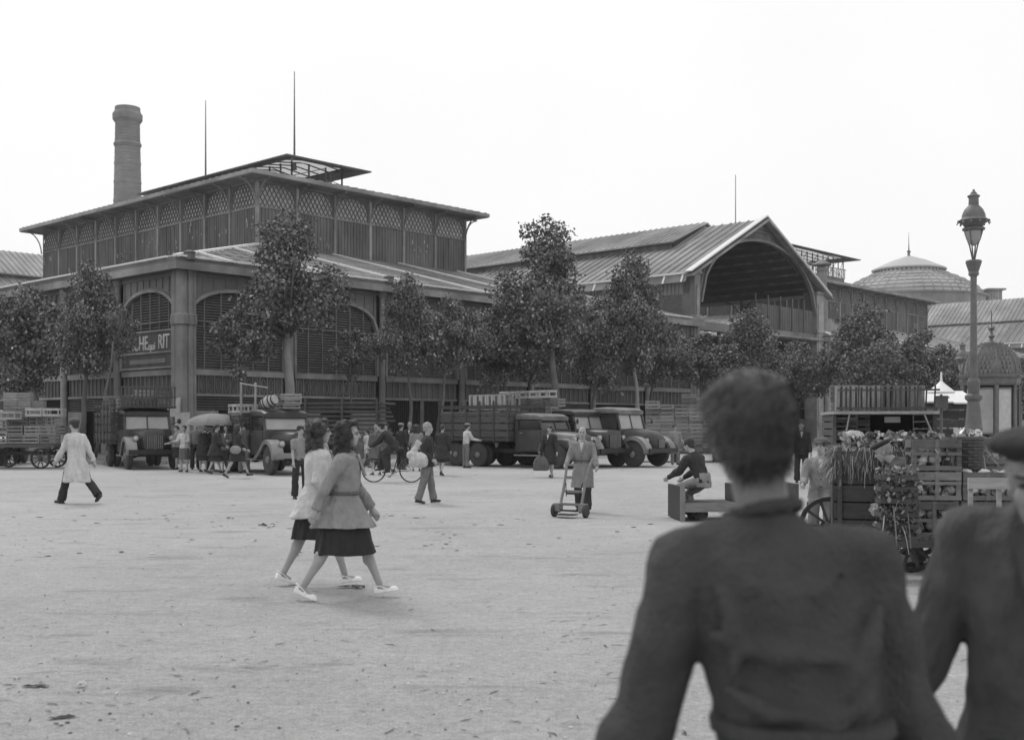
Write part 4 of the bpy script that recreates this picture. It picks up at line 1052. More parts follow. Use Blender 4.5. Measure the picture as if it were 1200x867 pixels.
# ---------------------------------------------------------------- right-hand side: loaded stall truck, shed, car, kiosk, lamps
sp = at(1036, 27.5); ss = R(-9)
st = thing('crate_loaded_stall', 'open backed delivery truck with a slanting slatted rack of crates above a bright ledge', 'truck', sp, ss)
w = 1.15
for s_ in (-1, 1):
    wheel(st, s_*.9, .6, .42, .2); 
    b = MB(); b.box(s_*w-.04, s_*w+.04, -.05, .05, .4, 1.86); b.build('door_post', m_wood, st)
b = MB(); b.box(-w, w, -.05, 2.6, .62, .78); b.build('floor', m_wood, st)
b = MB(); b.box(-w+.041, w-.041, 2.5, 2.6, .78, 1.86); b.build('back_wall', m_dark, st)
for s_ in (-1, 1):
    for k in range(6):
        b = MB(); z = .8+.18*k; b.box(s_*w-.02, s_*w+.02, .06, 2.5, z, z+.15); b.build('side_plank', m_wood, st)
b = MB(); b.box(-w-.05, w+.05, -.35, 2.6, 1.86, 1.93); b.build('ledge', m_crate_l, st)
b = MB(); b.box(.0, .36, -.07, -.055, 1.66, 1.8); b.build('notice', m_board_l, st)
b = MB(); b.box(-.7, 0, .3, .8, .8, 1.38); b.build('sack_box', m_woodm, st, bevel=.02)
for k in range(12):
    x = -w+.1+(2*w-.2)*k/11; b = MB(); b.bar((x+.03,-.33,1.95),(x,-.62,2.52),.035,.03); b.build('rack_stake', m_wood, st)
for q, (y, z) in enumerate(((-.36,2.0),(-.6,2.42))):
    b = MB(); b.bar((-w,y-.02,z),(w,y-.02,z),.03,.045); b.build('rack_rail', m_wood, st)
for s_ in (-1,1):
    b = MB(); b.bar((s_*(w-.3),-.4,1.84),(s_*(w-.1),-.9,1.1),.03,.03); b.build('prop', m_woodm, st)
MS = WM(sp.x, sp.y, 0, ss)
crate_stack(MS @ WM(-w+.02, -.25, 1.94, 0), 6, 1, 1, 'crate', 'upright in the slanting rack', 'crates in the slanting rack', vert=True, seed=41, jit=.01)
gstack(974, 28.3, R(-12), 1, 1, 6, 'cage', 'tall stack left of the slanting rack', 'cages at the left end of the slanting rack', seed=43)
gstack(990, 28.6, R(-8), 1, 1, 7, 'crate', 'second stack touching the slanting rack', 'crates at the left end of the slanting rack', seed=44)
# shed
sh = thing('market_shed', 'small slatted wooden shed with pale sheet roof left of the domed kiosk', 'shed', at(1104, 31), R(-8))
for k in range(9):
    b = MB(); b.box(-.95, .95, -.72, -.69, .1+.24*k, .1+.24*k+.2); b.build('plank', m_wood, sh)
    b = MB(); b.box(-.98, -.955, -.66, .7, .1+.24*k, .1+.24*k+.2); b.build('plank', m_wood, sh)
for x in (-.95, .0, .95):
    b = MB(); b.box(x-.04, x+.04, -.685, -.62, 0, 2.25); b.build('post', m_woodm, sh)
for x0, x1, z in ((-1.2, .1, 2.33), (.15, 1.15, 2.3)):
    b = MB(); b.add([(x0,-.95,z-.15),(x1,-.95,z-.15),(x1,.8,z+.2),(x0,.8,z+.2),(x0,-.95,z-.11),(x1,-.95,z-.11),(x1,.8,z+.24),(x0,.8,z+.24)],[(3,2,1,0),(4,5,6,7),(0,1,5,4),(1,2,6,5),(2,3,7,6),(3,0,4,7)]); b.build('roof_sheet', m_zinc_l, sh)
sh.scale = (.62, 1, 1)
b = MB(); b.box(-.25,.2,-.3,.1,2.1,2.36); b.build('vent_box', m_board, sh)
# shaded lamp
lp = thing('shaded_street_lamp', 'lamp with a white conical shade above the shed', 'lamp', at(1103, 29.6), 0)
b = MB(); b.lathe([(.07,0),(.045,.6),(.035,zc(462,29.6))], 8); b.build('pole', m_cast, lp)
z = zc(461, 29.6); b = MB(); b.lathe([(.33,z),(.34,z+.04),(.08,z+.26),(.03,z+.32),(.02,z+.55)], 18); b.build('lamp_shade', m_white, lp)
b = MB(); b.box(-.13,.13,-.13,.13,z-.4,z-.06); b.build('lamp_box', m_board, lp)
# car
cp = at(1119, 30); ce = thing('parked_car', 'small round roofed forties car behind the vegetable crates and lamp post', 'car', cp, R(-98))
def cring(x, w, z0, z1): return sring(x, w, z0, z1, 18, .55)
b = MB(); b.loft([cring(.9,.9,.35,.7), cring(.75,1.1,.3,.92), cring(0,1.3,.3,1.0), cring(-.6,1.42,.3,1.05), cring(-1.9,1.42,.3,1.05), cring(-2.8,1.1,.32,.8), cring(-3.0,.8,.36,.6)]); smooth_by_angle(b.build('body', m_truck, ce), 50)
b = MB(); b.loft([cring(-.45,1.2,.98,1.02), cring(-.8,1.15,.98,1.38), cring(-1.3,1.16,.98,1.5), cring(-1.9,1.12,.98,1.45), cring(-2.6,.8,.95,1.0)]); smooth_by_angle(b.build('roof', m_zinc, ce), 50)
q = MB(); q.add([(-.5,-.48,1.06),(-.5,.48,1.06),(-.74,.44,1.36),(-.74,-.44,1.36)],[(0,1,2,3)]); q.M = Matrix.Translation((.03,0,.02)); q.build('windscreen', m_dglass, ce, fix=False)
for s_ in (-1, 1):
    for x0, x1 in ((-1.35,-.85),(-1.95,-1.42)):
        q = MB(); q.box(x0, x1, s_*.595-.008, s_*.595+.008, 1.1, 1.36); q.build('side_window', m_dglass, ce)
    for x in (0, -2.3): wheel(ce, x, s_*.62, .33, .15)
    b = MB(); b.ell((.05,s_*.62,.62),(.5,.16,.26),14,8); b.build('fender', m_truck, ce, smooth=True)
    b = MB(); b.lathe([(.02,.45),(.09,.55),(.1,.62)],12,(0,s_*.48,.86),'x'); b.build('headlight', m_chrome, ce, smooth=True)
# kiosk
kp = at(1162, 37); ke = thing('domed_kiosk', 'octagonal newspaper kiosk with scaled dome, finial and posters', 'kiosk', kp, R(10))
Rk = .88; zD = zc(441, 37)
oct_ = [(math.cos(R(22.5+45*k)), math.sin(R(22.5+45*k))) for k in range(8)]
b = MB(); b.loft([[(x*r_,y*r_,z) for x,y in oct_] for r_,z in ((Rk,0),(Rk,.75),(Rk*.96,.78),(Rk*.9,.8))]); b.build('base_panel', m_cast, ke)
b = MB(); b.loft([[(x*r_,y*r_,z) for x,y in oct_] for r_,z in ((Rk*.86,.8),(Rk*.86,zD-.3))]); b.build('dark_core', m_dark, ke)
for k in range(8):
    x, y = oct_[k]; x2, y2 = oct_[(k+1)%8]
    b = MB(); b.box(x*Rk*.94-.05, x*Rk*.94+.05, y*Rk*.94-.05, y*Rk*.94+.05, .8, zD-.3); b.build('pillar', m_cast, ke)
    p0, p1 = Vector((x,y,0))*Rk*.9, Vector((x2,y2,0))*Rk*.9; a, c = p0.lerp(p1,.15), p0.lerp(p1,.85)
    q = MB(); q.add([(a.x,a.y,1.35),(c.x,c.y,1.35),(c.x,c.y,zD-.42),(a.x,a.y,zD-.42)],[(0,1,2,3)]); q.build('poster', m_paper if k % 2 else m_glass, ke, fix=False)
    q = MB(); q.bar((a.x*1.01,a.y*1.01,1.33),(c.x*1.01,c.y*1.01,1.33),.04,.05); q.bar((a.x*1.01,a.y*1.01,zD-.4),(c.x*1.01,c.y*1.01,zD-.4),.04,.05); q.build('poster_frame', m_cast, ke)
b = MB(); b.loft([[(x*r_,y*r_,z) for x,y in oct_] for r_,z in ((Rk*.95,zD-.3),(Rk*1.0,zD-.22),(Rk*1.02,zD-.08),(Rk*1.13,zD-.04),(Rk*1.15,zD+.03),(Rk*.95,zD+.06))]); b.build('cornice', m_cast, ke)
dz = zc(405,37)-zD
m_scale = mat('dome_scale', .17, .6, .3, 3, .2, dirt=.2)
b = MB(); prof = [(Rk*1.0*math.cos(t)**.8 if t < 1.5 else .06, zD+.04+dz*math.sin(t)) for t in [math.pi/2*k/10 for k in range(11)]]
b.loft([[(x*r_,y*r_,z) for x,y in oct_] for r_, z in prof]); b.build('dome', m_scale, ke)
sc_ = MB()
for i in range(9):
    t = math.pi/2*(i+.3)/10.5; r_ = Rk*math.cos(t)**.8+.012; z = zD+.04+dz*math.sin(t); n = max(10, int(44*math.cos(t)))
    for k in range(n):
        a = 2*math.pi*(k+.5*(i%2))/n; c, s = math.cos(a), math.sin(a); f = math.cos(R(22.5))/max(abs(math.cos((a-0)%(R(45))-R(22.5))),.1); rr = r_*f
        wv = math.pi*r_/n*.9; sc_.add([(rr*c-wv*-s, rr*s-wv*c, z+.1),(rr*c+wv*-s, rr*s+wv*c, z+.1),((rr+.03)*c, (rr+.03)*s, z-.06)],[(0,1,2)])
tag(sc_.build('scale', m_scale, ke, fix=False), kind='stuff')
for x, y in oct_:
    b = MB()
    for (r0,z0),(r1,z1) in zip(prof,prof[1:]): b.bar((x*r0*1.01,y*r0*1.01,z0),(x*r1*1.01,y*r1*1.01,z1),.05,.04)
    b.build('dome_rib', m_scale, ke)
zt_ = zD+dz; b = MB(); b.lathe([(.12,zt_),(.14,zt_+.08),(.06,zt_+.14),(.05,zt_+.22),(.11,zt_+.3),(.05,zt_+.38),(.03,zt_+.5),(.09,zt_+.56),(.02,zt_+.62),(.015,zt_+1.1)],10); b.build('finial', m_cast, ke)
for k in range(4):
    a = R(90*k); b = MB(); b.tube([(0,0,zt_+.45),(.1*math.cos(a),.1*math.sin(a),zt_+.5),(.13*math.cos(a),.13*math.sin(a),zt_+.62)],.012,5); b.build('finial_leaf', m_cast, ke)
# street lamps
def street_lamp(label, u, Y, ztop, sc, kind='tall'):
    e = thing('street_lamp', label, 'street lamp', at(u, Y), 0)
    P = ztop/6.1
    z0 = ztop - 1.72*sc
    b = MB(); b.lathe([(.26,0),(.26,.12),(.22,.2),(.18,.5),(.2,.9),(.15,.95),(.13,1.0),(.12,1.06),(.3,1.12),(.33,1.22),(.28,1.34),(.12,1.42),(.1,1.46),(.17,1.52),(.155,1.6),(.12,2.0),(.11,2.05),(.16,2.1),(.16,2.16),(.1,2.2),(.115,2.35),(.12,2.42),(.09,2.5)], 14); b.build('base_column', m_cast, e)
    b = MB(); b.lathe([(.07,2.5),(.056,z0-.6*sc),(.062,z0-.35*sc)], 12); b.build('pole', m_cast, e)
    b = MB(); b.lathe([(.08,z0-.4*sc),(.1,z0-.36*sc),(.09,z0-.3*sc),(.15,z0-.06*sc),(.14,z0-.02*sc),(.06,z0)],12); b.build('capital', m_cast, e)
    lz = z0; S = lambda q: lz+q*sc
    for k in range(4):
        a = R(45+90*k); c, s = math.cos(a), math.sin(a)
        b = MB(); b.tube([(.02*c,.02*s,S(.0)),(.05*c*sc,.05*s*sc,S(.12)),(.1*sc*c,.1*sc*s,S(.35)),(.2*sc*c,.2*sc*s,S(.62)),(.24*sc*c,.24*sc*s,S(.78))],.018*sc,6); b.build('yoke_arm', m_cast, e)
    b = MB(); b.lathe([(.03*sc,S(.34)),(.1*sc,S(.38)),(.17*sc,S(.5)),(.2*sc,S(.66)),(.2*sc,S(.72))],16); b.build('glass_globe', m_glass, e, smooth=True)
    b = MB(); b.lathe([(.2*sc,S(.7)),(.26*sc,S(.72)),(.27*sc,S(.76)),(.21*sc,S(.8)),(.24*sc,S(.84)),(.3*sc,S(.9)),(.37*sc,S(.93)),(.385*sc,S(.95)),(.33*sc,S(.97)),(.28*sc,S(1.02)),(.27*sc,S(1.1)),(.22*sc,S(1.22)),(.15*sc,S(1.3)),(.12*sc,S(1.33)),(.115*sc,S(1.5)),(.14*sc,S(1.53)),(.15*sc,S(1.56)),(.08*sc,S(1.6)),(.07*sc,S(1.64)),(.03*sc,S(1.67)),(.035*sc,S(1.69)),(.015*sc,S(1.72))],18); o = b.build('lantern_hood', m_cast, e); smooth_by_angle(o, 35)
    for k in range(12):
        a = 2*math.pi*k/12; b = MB(); b.bar((.36*sc*math.cos(a),.36*sc*math.sin(a),S(.945)),(.39*sc*math.cos(a),.39*sc*math.sin(a),S(.87)),.05*sc,.015*sc); b.build('fringe', m_cast, e)
street_lamp('tall ornate cast iron gas lamp standing above the vegetable crates', 1141, 22, zc(222, 22), .78)
street_lamp('smaller lamp partly hidden behind the tall gas lamp post', 1128, 46, zc(400, 46), .9)
print('crates', NCR[0])
# ================================================================ market umbrella
up = at(250, 39.5); ue = thing('market_umbrella', 'big pale domed canvas umbrella sheltering the group left of the old truck', 'umbrella', up, 0)
m_canvas = mat('umbrella_canvas', .2, .8, .15, 2, .15)
b = MB(); n = 16; rings = []
for i in range(7):
    t = i/6; rr = .96*math.sin(t*math.pi/2.15); z = 2.0 - .42*(1-math.cos(t*math.pi/2.1))
    rings.append([(rr*math.cos(2*math.pi*k/n)*(1 if k % 2 == 0 else .975) if i else .01*math.cos(2*math.pi*k/n), rr*math.sin(2*math.pi*k/n)*(1 if k % 2 == 0 else .975) if i else .01*math.sin(2*math.pi*k/n), z - (0.0 if k % 2 == 0 else .03*t)) for k in range(n)])
b.loft(rings + [[(x, y, z-.015) for x, y, z in r] for r in rings[::-1]]); b.build('canopy', m_canvas, ue, smooth=False)
b = MB(); b.lathe([(.022,.0),(.02,2.05),(.01,2.12)], 8); b.build('pole', m_woodm, ue)
for k in range(8):
    a = math.pi*k/4; b = MB(); b.bar((.02*math.cos(a),.02*math.sin(a),1.5),(.5*math.cos(a),.5*math.sin(a),1.83),.012,.012); b.build('rib', m_black, ue)
b = MB(); b.lathe([(.22,.0),(.2,.06),(.05,.09),(.035,.3)], 12); b.build('base', m_cast, ue)
# ================================================================ stuff on ground: litter, leaves, stalks
g_ = np.random.default_rng(5)
def litter(n, name, m, size, mode, yr=(3.2, 46), seed=1, flat=.008):
    g_ = np.random.default_rng(seed); b = MB()
    for i in range(n):
        Y = yr[0]*(yr[1]/yr[0])**g_.random(); X = g_.uniform(-.5, .5)*Y*1.0
        if noise.noise(Vector((X*.35+seed, Y*.35, 0))) + .55*noise.noise(Vector((X*1.3, Y*1.3, seed))) < g_.uniform(-.25, .35): continue
        s = size*min(g_.lognormal(0, .4), 1.9); a = g_.uniform(0, 6.28); c, sn = math.cos(a), math.sin(a)
        if mode == 'stalk':
            L, W = s*2.6, s*.22; k = g_.uniform(-.5,.5)*s
            b.add([(X-c*L-sn*W, Y-sn*L+c*W, .004),(X-c*L+sn*W, Y-sn*L-c*W, .004),(X+sn*k+sn*W, Y-c*k-c*W, .005+flat*.3*g_.random()),(X+sn*k-sn*W, Y-c*k+c*W, .007+flat*.4*g_.random()),(X+c*L, Y+sn*L, .005)], [(0,1,2,3),(3,2,4)])
        else:
            m_ = 6; pts = [(X+s*g_.uniform(.5,1.1)*math.cos(a+6.28*k/m_), Y+s*g_.uniform(.35,1.0)*math.sin(a+6.28*k/m_), .004+flat*.5*g_.random()) for k in range(m_)]
            b.add([(X, Y, .006+flat*.8*g_.random())]+pts, [(0,k+1,(k+1)%m_+1) for k in range(m_)])
    o = b.build(name, m, None, fix=False); tag(o, kind='stuff'); return o
m_litd = mat('dark_vegetable_litter', .07, .9, .4, 6, .2); m_litl = mat('pale_paper_litter', .62, .8, .2, 6, .1); m_litm = mat('dry_stalk_litter', .2, .9, .4, 6, .2)
litter(1900, 'dark_leaf_scrap', m_litd, .010, 'flat', seed=2)
litter(1500, 'dark_stalk_scrap', m_litd, .013, 'stalk', (3.2, 30), seed=3)
litter(800, 'grey_stalk_scrap', m_litm, .013, 'stalk', seed=4)
litter(800, 'pale_paper_scrap', m_litl, .009, 'flat', seed=5)
litter(260, 'pale_stalk_scrap', m_litl, .01, 'stalk', seed=6)
litter(900, 'far_leaf_scrap', m_litd, .04, 'flat', (14, 48), seed=7)
litter(260, 'far_paper_scrap', m_litl, .035, 'flat', (14, 48), seed=8)
# patch of trodden dirt at the lower left, one leaf cluster, crumpled paper
def scrap(u, v, s, m, label, cat, name, squash=.5, seed=0, up_=.03):
    p = gp(u, v); r = random.Random(seed+int(u)); b = MB()
    for q in range(5):
        a0 = r.uniform(0, 6); cx, cy = r.uniform(-1,1)*s*.8, r.uniform(-1,1)*s*.4
        pts = [(cx+s*.55*r.uniform(.5,1.1)*math.cos(a0+k*.9), cy+s*.55*squash*r.uniform(.5,1.1)*math.sin(a0+k*.9), .004+up_*r.random()) for k in range(7)]
        b.add([(cx,cy,up_*1.4*r.random()+.01)]+pts, [(0,k+1,(k+1)%7+1) for k in range(7)])
    o = b.build(name, m, None, fix=False); o.location = p; tag(o, label, cat); return o
scrap(313, 616, .12, m_litd, 'clump of dark trodden leaves with a white bit left of the two women', 'litter', 'leaf_clump')
scrap(318, 617, .06, m_litl, 'white paper scrap stuck in the dark leaf clump', 'litter', 'paper_scrap')
scrap(99, 805, .05, m_litl, 'small white paper scrap on the ground near the lower left corner', 'litter', 'paper_scrap')
scrap(45, 804, .08, m_litd, 'dark flattened patch of leaves near the lower left corner', 'litter', 'leaf_clump', up_=.01)
scrap(70, 842, .07, m_litd, 'small dark smear of leaves at the lower left corner', 'litter', 'leaf_clump', up_=.01)
scrap(413, 689, .12, m_litd, 'dark curled leaf between the feet of the walking women', 'litter', 'leaf_clump')
scrap(405, 689, .05, m_litl, 'white curled scrap between the feet of the walking women', 'litter', 'paper_scrap')
scrap(20, 544, .35, m_litl, 'white paper lying before the wagon at the left edge', 'litter', 'paper_scrap')
scrap(270, 191+500-83, .06, m_litd, 'dark pebble like clod left of the leaf clump', 'litter', 'leaf_clump')
# ================================================================ hay cart and vegetable handcarts at the right
m_hay = mat('straw_stalk', .24, .8, .4, 3, .1, tone=True); m_leafy = mat('wilted_greens', .11, .7, .45, 8, .2, tone=True); m_cauli = mat('cauliflower_head', .52, .8, .3, 12, .5)
def blades(n, box, L, w, m, name, parent, seed, droop=.6, up_=.3, edge=0.0, tones=(.2, 1.7)):
    g_ = np.random.default_rng(seed); b = MB(); tone = []
    x0,x1,y0,y1,z0,z1 = box
    for i in range(n):
        p = Vector((g_.uniform(x0,x1), g_.uniform(y0,y1), g_.uniform(z0,z1)))
        if edge and g_.random() < edge: p.y = y0 + g_.uniform(-.03,.05)
        d = Vector((g_.normal(), g_.normal(), g_.normal()*up_)); 
        if p.y < y0+.15: d.y -= 1.2
        d.normalize(); l = L*g_.uniform(.4, 1.3); s_ = d.cross(Vector((0,0,1)))
        if s_.length < .1: s_ = Vector((1,0,0))
        s_ = s_.normalized()*w*g_.uniform(.5,1.4); pts = []
        for k in range(4):
            q = p + d*l*k/3 - Vector((0,0,1))*droop*l*(k/3)**2 if p.y > y0+.15 else p + d*l*.5*k/3 - Vector((0,0,1))*(droop+.5)*l*(k/3)**1.6
            pts.append(q)
        vs = []; 
        for k, q in enumerate(pts): f = 1-.25*k/3; vs += [q-s_*f, q+s_*f]
        b.add(vs, [(0,1,3,2),(2,3,5,4),(4,5,7,6)]); tone += [g_.uniform(*tones)]*8
    o = b.build(name, m, parent, fix=False); a = o.data.attributes.new('tone','FLOAT','POINT'); a.data.foreach_set('value', np.array(tone, np.float32)); return o
def leaves(n, box, s, m, name, parent, seed, tones=(.4, 3.0), crumple=.5):
    g_ = np.random.default_rng(seed); b = MB(); tone = []; x0,x1,y0,y1,z0,z1 = box
    for i in range(n):
        p = Vector((g_.uniform(x0,x1), g_.uniform(y0,y1), g_.uniform(z0,z1))); q = Vector(g_.normal(size=3)).normalized(); t = q.cross(Vector(g_.normal(size=3))).normalized(); u_ = q.cross(t)
        r = s*g_.uniform(.5,1.3); pts = [p+(t*math.cos(a)*.7+u_*math.sin(a))*r*g_.uniform(.7,1.15)+q*r*crumple*g_.uniform(-.5,.5) for a in [6.283*k/7 for k in range(7)]]
        b.add([p]+pts, [(0,k+1,(k+1)%7+1) for k in range(7)]); tone += [g_.uniform(*tones)**1.3]*8
    o = b.build(name, m, parent, fix=False); a = o.data.attributes.new('tone','FLOAT','POINT'); a.data.foreach_set('value', np.array(tone, np.float32)); return o
hp = at(1024, 13.6); he = thing('straw_cart', 'dark high sided two wheeled cart overflowing with straw and wilted greens', 'cart', hp, R(-14))
for s_ in (-1, 1): wheel(he, s_*.5, .5, .36, .1)
b = MB(); b.bar((-.6,.5,.36),(.6,.5,.36),.07,.07); b.build('axle', m_black, he)
for k in range(5):
    b = MB(); b.box(-.46, .5, -.36, -.33, .32+.2*k, .5+.2*k); b.build('side_plank', m_wood, he)
    b = MB(); b.box(-.46, .5, .97, 1.0, .32+.2*k, .5+.2*k); b.build('side_plank', m_wood, he)
    for x in (-.46, .5):
        b = MB(); b.box(x-.015 if x > 0 else x-.02, x+.02 if x > 0 else x+.015, -.325, .965, .32+.2*k, .5+.2*k); b.build('side_plank', m_wood, he)
for x in (-.4, .02, .44):
    b = MB(); b.box(x-.025, x+.025, -.395, -.362, .28, 1.34); b.build('stake', m_wood, he)
b = MB(); b.box(-.46,.5,-.34,.98,.27,.31); b.build('floor', m_wood, he)
b = MB(); b.box(-.42,.46,-.3,.94,.32,1.18); b.build('straw_mass', m_litd, he)
hs = link('straw_heap', blades(5200, (-.46,.52,-.36,.95,1.14,1.36), .2, .0034, m_hay, 'straw', None, 31).data); bpy.data.objects.remove(bpy.data.objects['straw']); hs.location = hp; hs.rotation_euler = (0,0,R(-14)); tag(hs, 'straw and stalks hanging over the front of the dark cart', 'straw', kind='stuff')
h2 = leaves(900, (-.35,.75,-.2,.95,1.24,1.5), .05, m_leafy, 'cabbage_trimmings', None, 33); h2.location = hp; h2.rotation_euler = (0,0,R(-14)); tag(h2, 'wilted outer leaves strewn over the straw', 'greens', kind='stuff')
h3 = blades(420, (.5,1.2,-.1,.9,1.25,1.42), .3, .006, m_hay, 'loose_straw', None, 34); h3.location = hp; h3.rotation_euler = (0,0,R(-14)); tag(h3, 'loose straw trailing right of the dark cart', 'straw', kind='stuff')
scp = thing('white_sack', 'crumpled pale sack lying on top of the straw cart', 'sack', tuple(at(1000, 14.0, zc(519, 14))), R(20))
b = MB(); b.ell((0,0,.06),(.17,.12,.09),12,8)
for i, v in enumerate(b.v): q = noise.noise(Vector(v)*9)*.04; b.v[i] = (v[0]*(1+q*3), v[1], v[2]+q)
b.build('sack', mat('sack_cloth', .4, .85, .25, 8, .3), scp, smooth=True)
for (u, v, Y) in ((1018,524,13.5),(1052,521,13.9),(1072,524,13.8),(1088,527,13.9)):
    o = leaves(3, (-.02,.02,-.02,.02,0,.03), .07, m_litl if False else m_cauli, 'pale_cabbage_leaf', None, int(u)); o.location = at(u, Y, zc(v, Y)); tag(o, 'pale curled cabbage leaf on the straw, %s' % {1018:'nearest the white sack',1052:'above the bending man beret',1072:'above the left edge of the top crate',1088:'above the middle of the top crate'}[u], 'leaf')
# vegetable handcart
vp = at(1098, 12.2); vr = R(-6); ve = thing('vegetable_handcart', 'low two wheeled handcart carrying stacked crates of cauliflowers', 'handcart', vp, vr)
for s_ in (-.2, .75): wheel(ve, s_, .3, .3, .08)
b = MB(); b.box(-.27,.95,-.1,1.0,.36,.42); b.build('platform', m_wood, ve)
b = MB(); b.box(-.74,-.2,-.6,-.102,.36,.42); b.build('front_platform', m_wood, ve)
b = MB(); b.bar((-.25,.3,.3),(.75,.3,.3),.05,.05); b.build('axle', m_black, ve)
for x in (-.15, .7):
    b = MB(); b.bar((x,-.1,.39),(x,-.9,.55),.045,.04); b.build('shaft', m_woodm, ve)
MV = WM(vp.x, vp.y, 0, vr)
def veg_crate(x, y, z, label, pale=False, L=.5, W=.4, Hh=.38, seed=0, rz=0.0, kindv='cauli'):
    p = MV @ Vector((x, y, z)); e = thing('vegetable_crate', label, 'crate', tuple(p), vr+rz, 'vegetable crates on the handcart')
    m = m_woodm if pale else m_vcr
    for sx in (-1, 1):
        for sy in (-1, 1):
            b = MB(); b.box(sx*(L/2-.025)-.025, sx*(L/2-.025)+.025, sy*(W/2-.025)-.02, sy*(W/2-.025)+.02, 0, Hh); b.build('corner_post', m, e)
    for z_, hh in ((.0,.05),(.16,.035),(Hh-.09,.085)):
        for s_ in (-1, 1):
            b = MB(); b.box(-L/2, L/2, s_*(W/2+.005)-.007, s_*(W/2+.005)+.007, z_, z_+hh); b.build('slat', m, e)
            b = MB(); b.box(s_*(L/2+.003)-.006, s_*(L/2+.003)+.006, -W/2+.03, W/2-.03, z_, z_+hh); b.build('slat', m, e)
    b = MB(); b.box(-.02,.02,-W/2-.018,-W/2-.0125,0,Hh); b.build('centre_post', m, e)
    b = MB(); b.box(-L/2+.02,L/2-.02,-W/2+.02,W/2-.02,.005,.02); b.build('bottom', m, e)
    # contents
    g_ = np.random.default_rng(seed); hd = MB()
    for k in range(3):
        for j in range(2):
            for q in range(2):
                c = (-L/2+.1+k*(L-.2)/2+g_.uniform(-.02,.02), -W/2+.085+j*.16, .1+q*.15+g_.uniform(-.01,.02)); r = .065*g_.uniform(.85,1.1)
                n0 = len(hd.v); hd.ell(c, (r,r*.9,r*.85), 12, 8)
                for i in range(n0, len(hd.v)):
                    v = Vector(hd.v[i]); d = (v-Vector(c)); f = 1+.28*noise.noise(v*38); hd.v[i] = tuple(Vector(c)+d*f)
    o = hd.build('cauliflower_heads', m_cauli, None, smooth=True); o.location = p; o.rotation_euler = (0,0,vr+rz); tag(o, 'cauliflower heads packed inside: ' + label[:40].rsplit(' ',1)[0], 'vegetables', kind='stuff')
    o = leaves(260, (-L/2+.03,L/2-.03,-W/2+.015,W/2-.02,.04,Hh-.02), .06, m_leafy, 'cauliflower_leaves', None, seed+5); o.location = p; o.rotation_euler = (0,0,vr+rz); tag(o, kind='stuff')
veg_crate(-.05, .12, .42, 'lower left crate of cauliflowers on the handcart', seed=1)
veg_crate(.48, .14, .42, 'lower right crate of cauliflowers on the handcart, behind the man in beret', seed=2)
veg_crate(-.02, .13, .81, 'middle crate of cauliflowers with a pale top board on the handcart', True, seed=3, Hh=.3)
veg_crate(.5, .14, .81, 'right middle crate of cauliflowers on the handcart', seed=4, Hh=.3)
veg_crate(-.0, .16, 1.12, 'topmost grey crate of cauliflowers on the handcart', seed=5, Hh=.33, L=.5, rz=R(-3))
# leafy sacks left of crates
for k, (x, z) in enumerate(((-.5,.42),(-.5,.8))):
    p = MV @ Vector((x, -.35, z)); e = thing('vegetable_crate', ['squat crate spilling leafy stalks, lower left on the handcart', 'squat crate heaped with leeks, upper left on the handcart'][k], 'crate', tuple(p), vr, 'vegetable crates on the handcart')
    for z_ in (0, .12, .24):
        for s_ in (-1, 1):
            b = MB(); b.box(-.18,.18,s_*.18-.006,s_*.18+.006,z_,z_+.05); b.build('slat', m_wood, e)
            b = MB(); b.box(s_*.18-.006,s_*.18+.006,-.17,.17,z_,z_+.05); b.build('slat', m_wood, e)
    b = MB(); b.box(-.15,.15,-.15,.15,0.01,.25); b.build('bottom', m_wood, e)
    o = leaves(620, (-.19,.19,-.22,.17,.02,.36), .028, m_leafy, 'leek_leaves', None, 60+k, (.3,2.4)); o.location = p; tag(o, kind='stuff')
o = blades(16, (-.74,-.35,-.6,-.2,.5,.85), .25, .006, m_hay, 'trailing_stalks', None, 66, droop=.9); o.location = vp; o.rotation_euler = (0,0,vr); tag(o, kind='stuff')
# wicker basket
m_wick = mat('wicker', .085, .8, .35, 9, .3)
be = thing('wicker_basket', 'tall dark wicker hamper full of vegetables beside the lamp post', 'basket', tuple(at(1133, 12.6, zc(584,12.6))), 0)
be.location.z = .82
b = MB(); b.lathe([(.13,0),(.17,.62),(.155,.62),(.12,.02)], 20); b.build('basket_wall', m_wick, be)
wv = MB(); rows = 17
for i in range(rows):
    z = .02+.6*i/rows; r_ = .13+.04*z/.62+.006
    for k in range(20):
        a0, a1 = 2*math.pi*k/20, 2*math.pi*(k+1)/20; o_ = .012 if (k+i) % 2 else -.004
        wv.bar(((r_+o_)*math.cos(a0),(r_+o_)*math.sin(a0),z+.012),((r_+.008-o_)*math.cos(a1),(r_+.008-o_)*math.sin(a1),z+.012),.012,.026)
tag(wv.build('wicker_weave', m_wick, be), kind='stuff')
b = MB(); b.lathe([(.16,.6),(.185,.62),(.185,.65),(.16,.66),(.15,.62)], 20); b.build('rim', m_wick, be)
o = leaves(120, (-.12,.12,-.12,.12,.6,.72), .05, m_cauli, 'turnip_tops', None, 71) if False else leaves(120, (-.12,.12,-.12,.12,.6,.72), .05, m_leafy, 'turnip_tops', None, 71, (1.5,5)); o.location = be.location; tag(o, kind='stuff')
bs = thing('basket_trestle', 'low dark trestle under the tall wicker hamper', 'trestle', tuple(at(1133, 12.6)), 0)
b = MB(); b.box(-.3,.3,-.25,.25,.74,.8); b.build('top', m_wood, bs)
for x in (-.25,.25):
    for y in (-.2,.2):
        b = MB(); b.box(x-.025,x+.025,y-.025,y+.025,0,.739); b.build('leg', m_wood, bs)
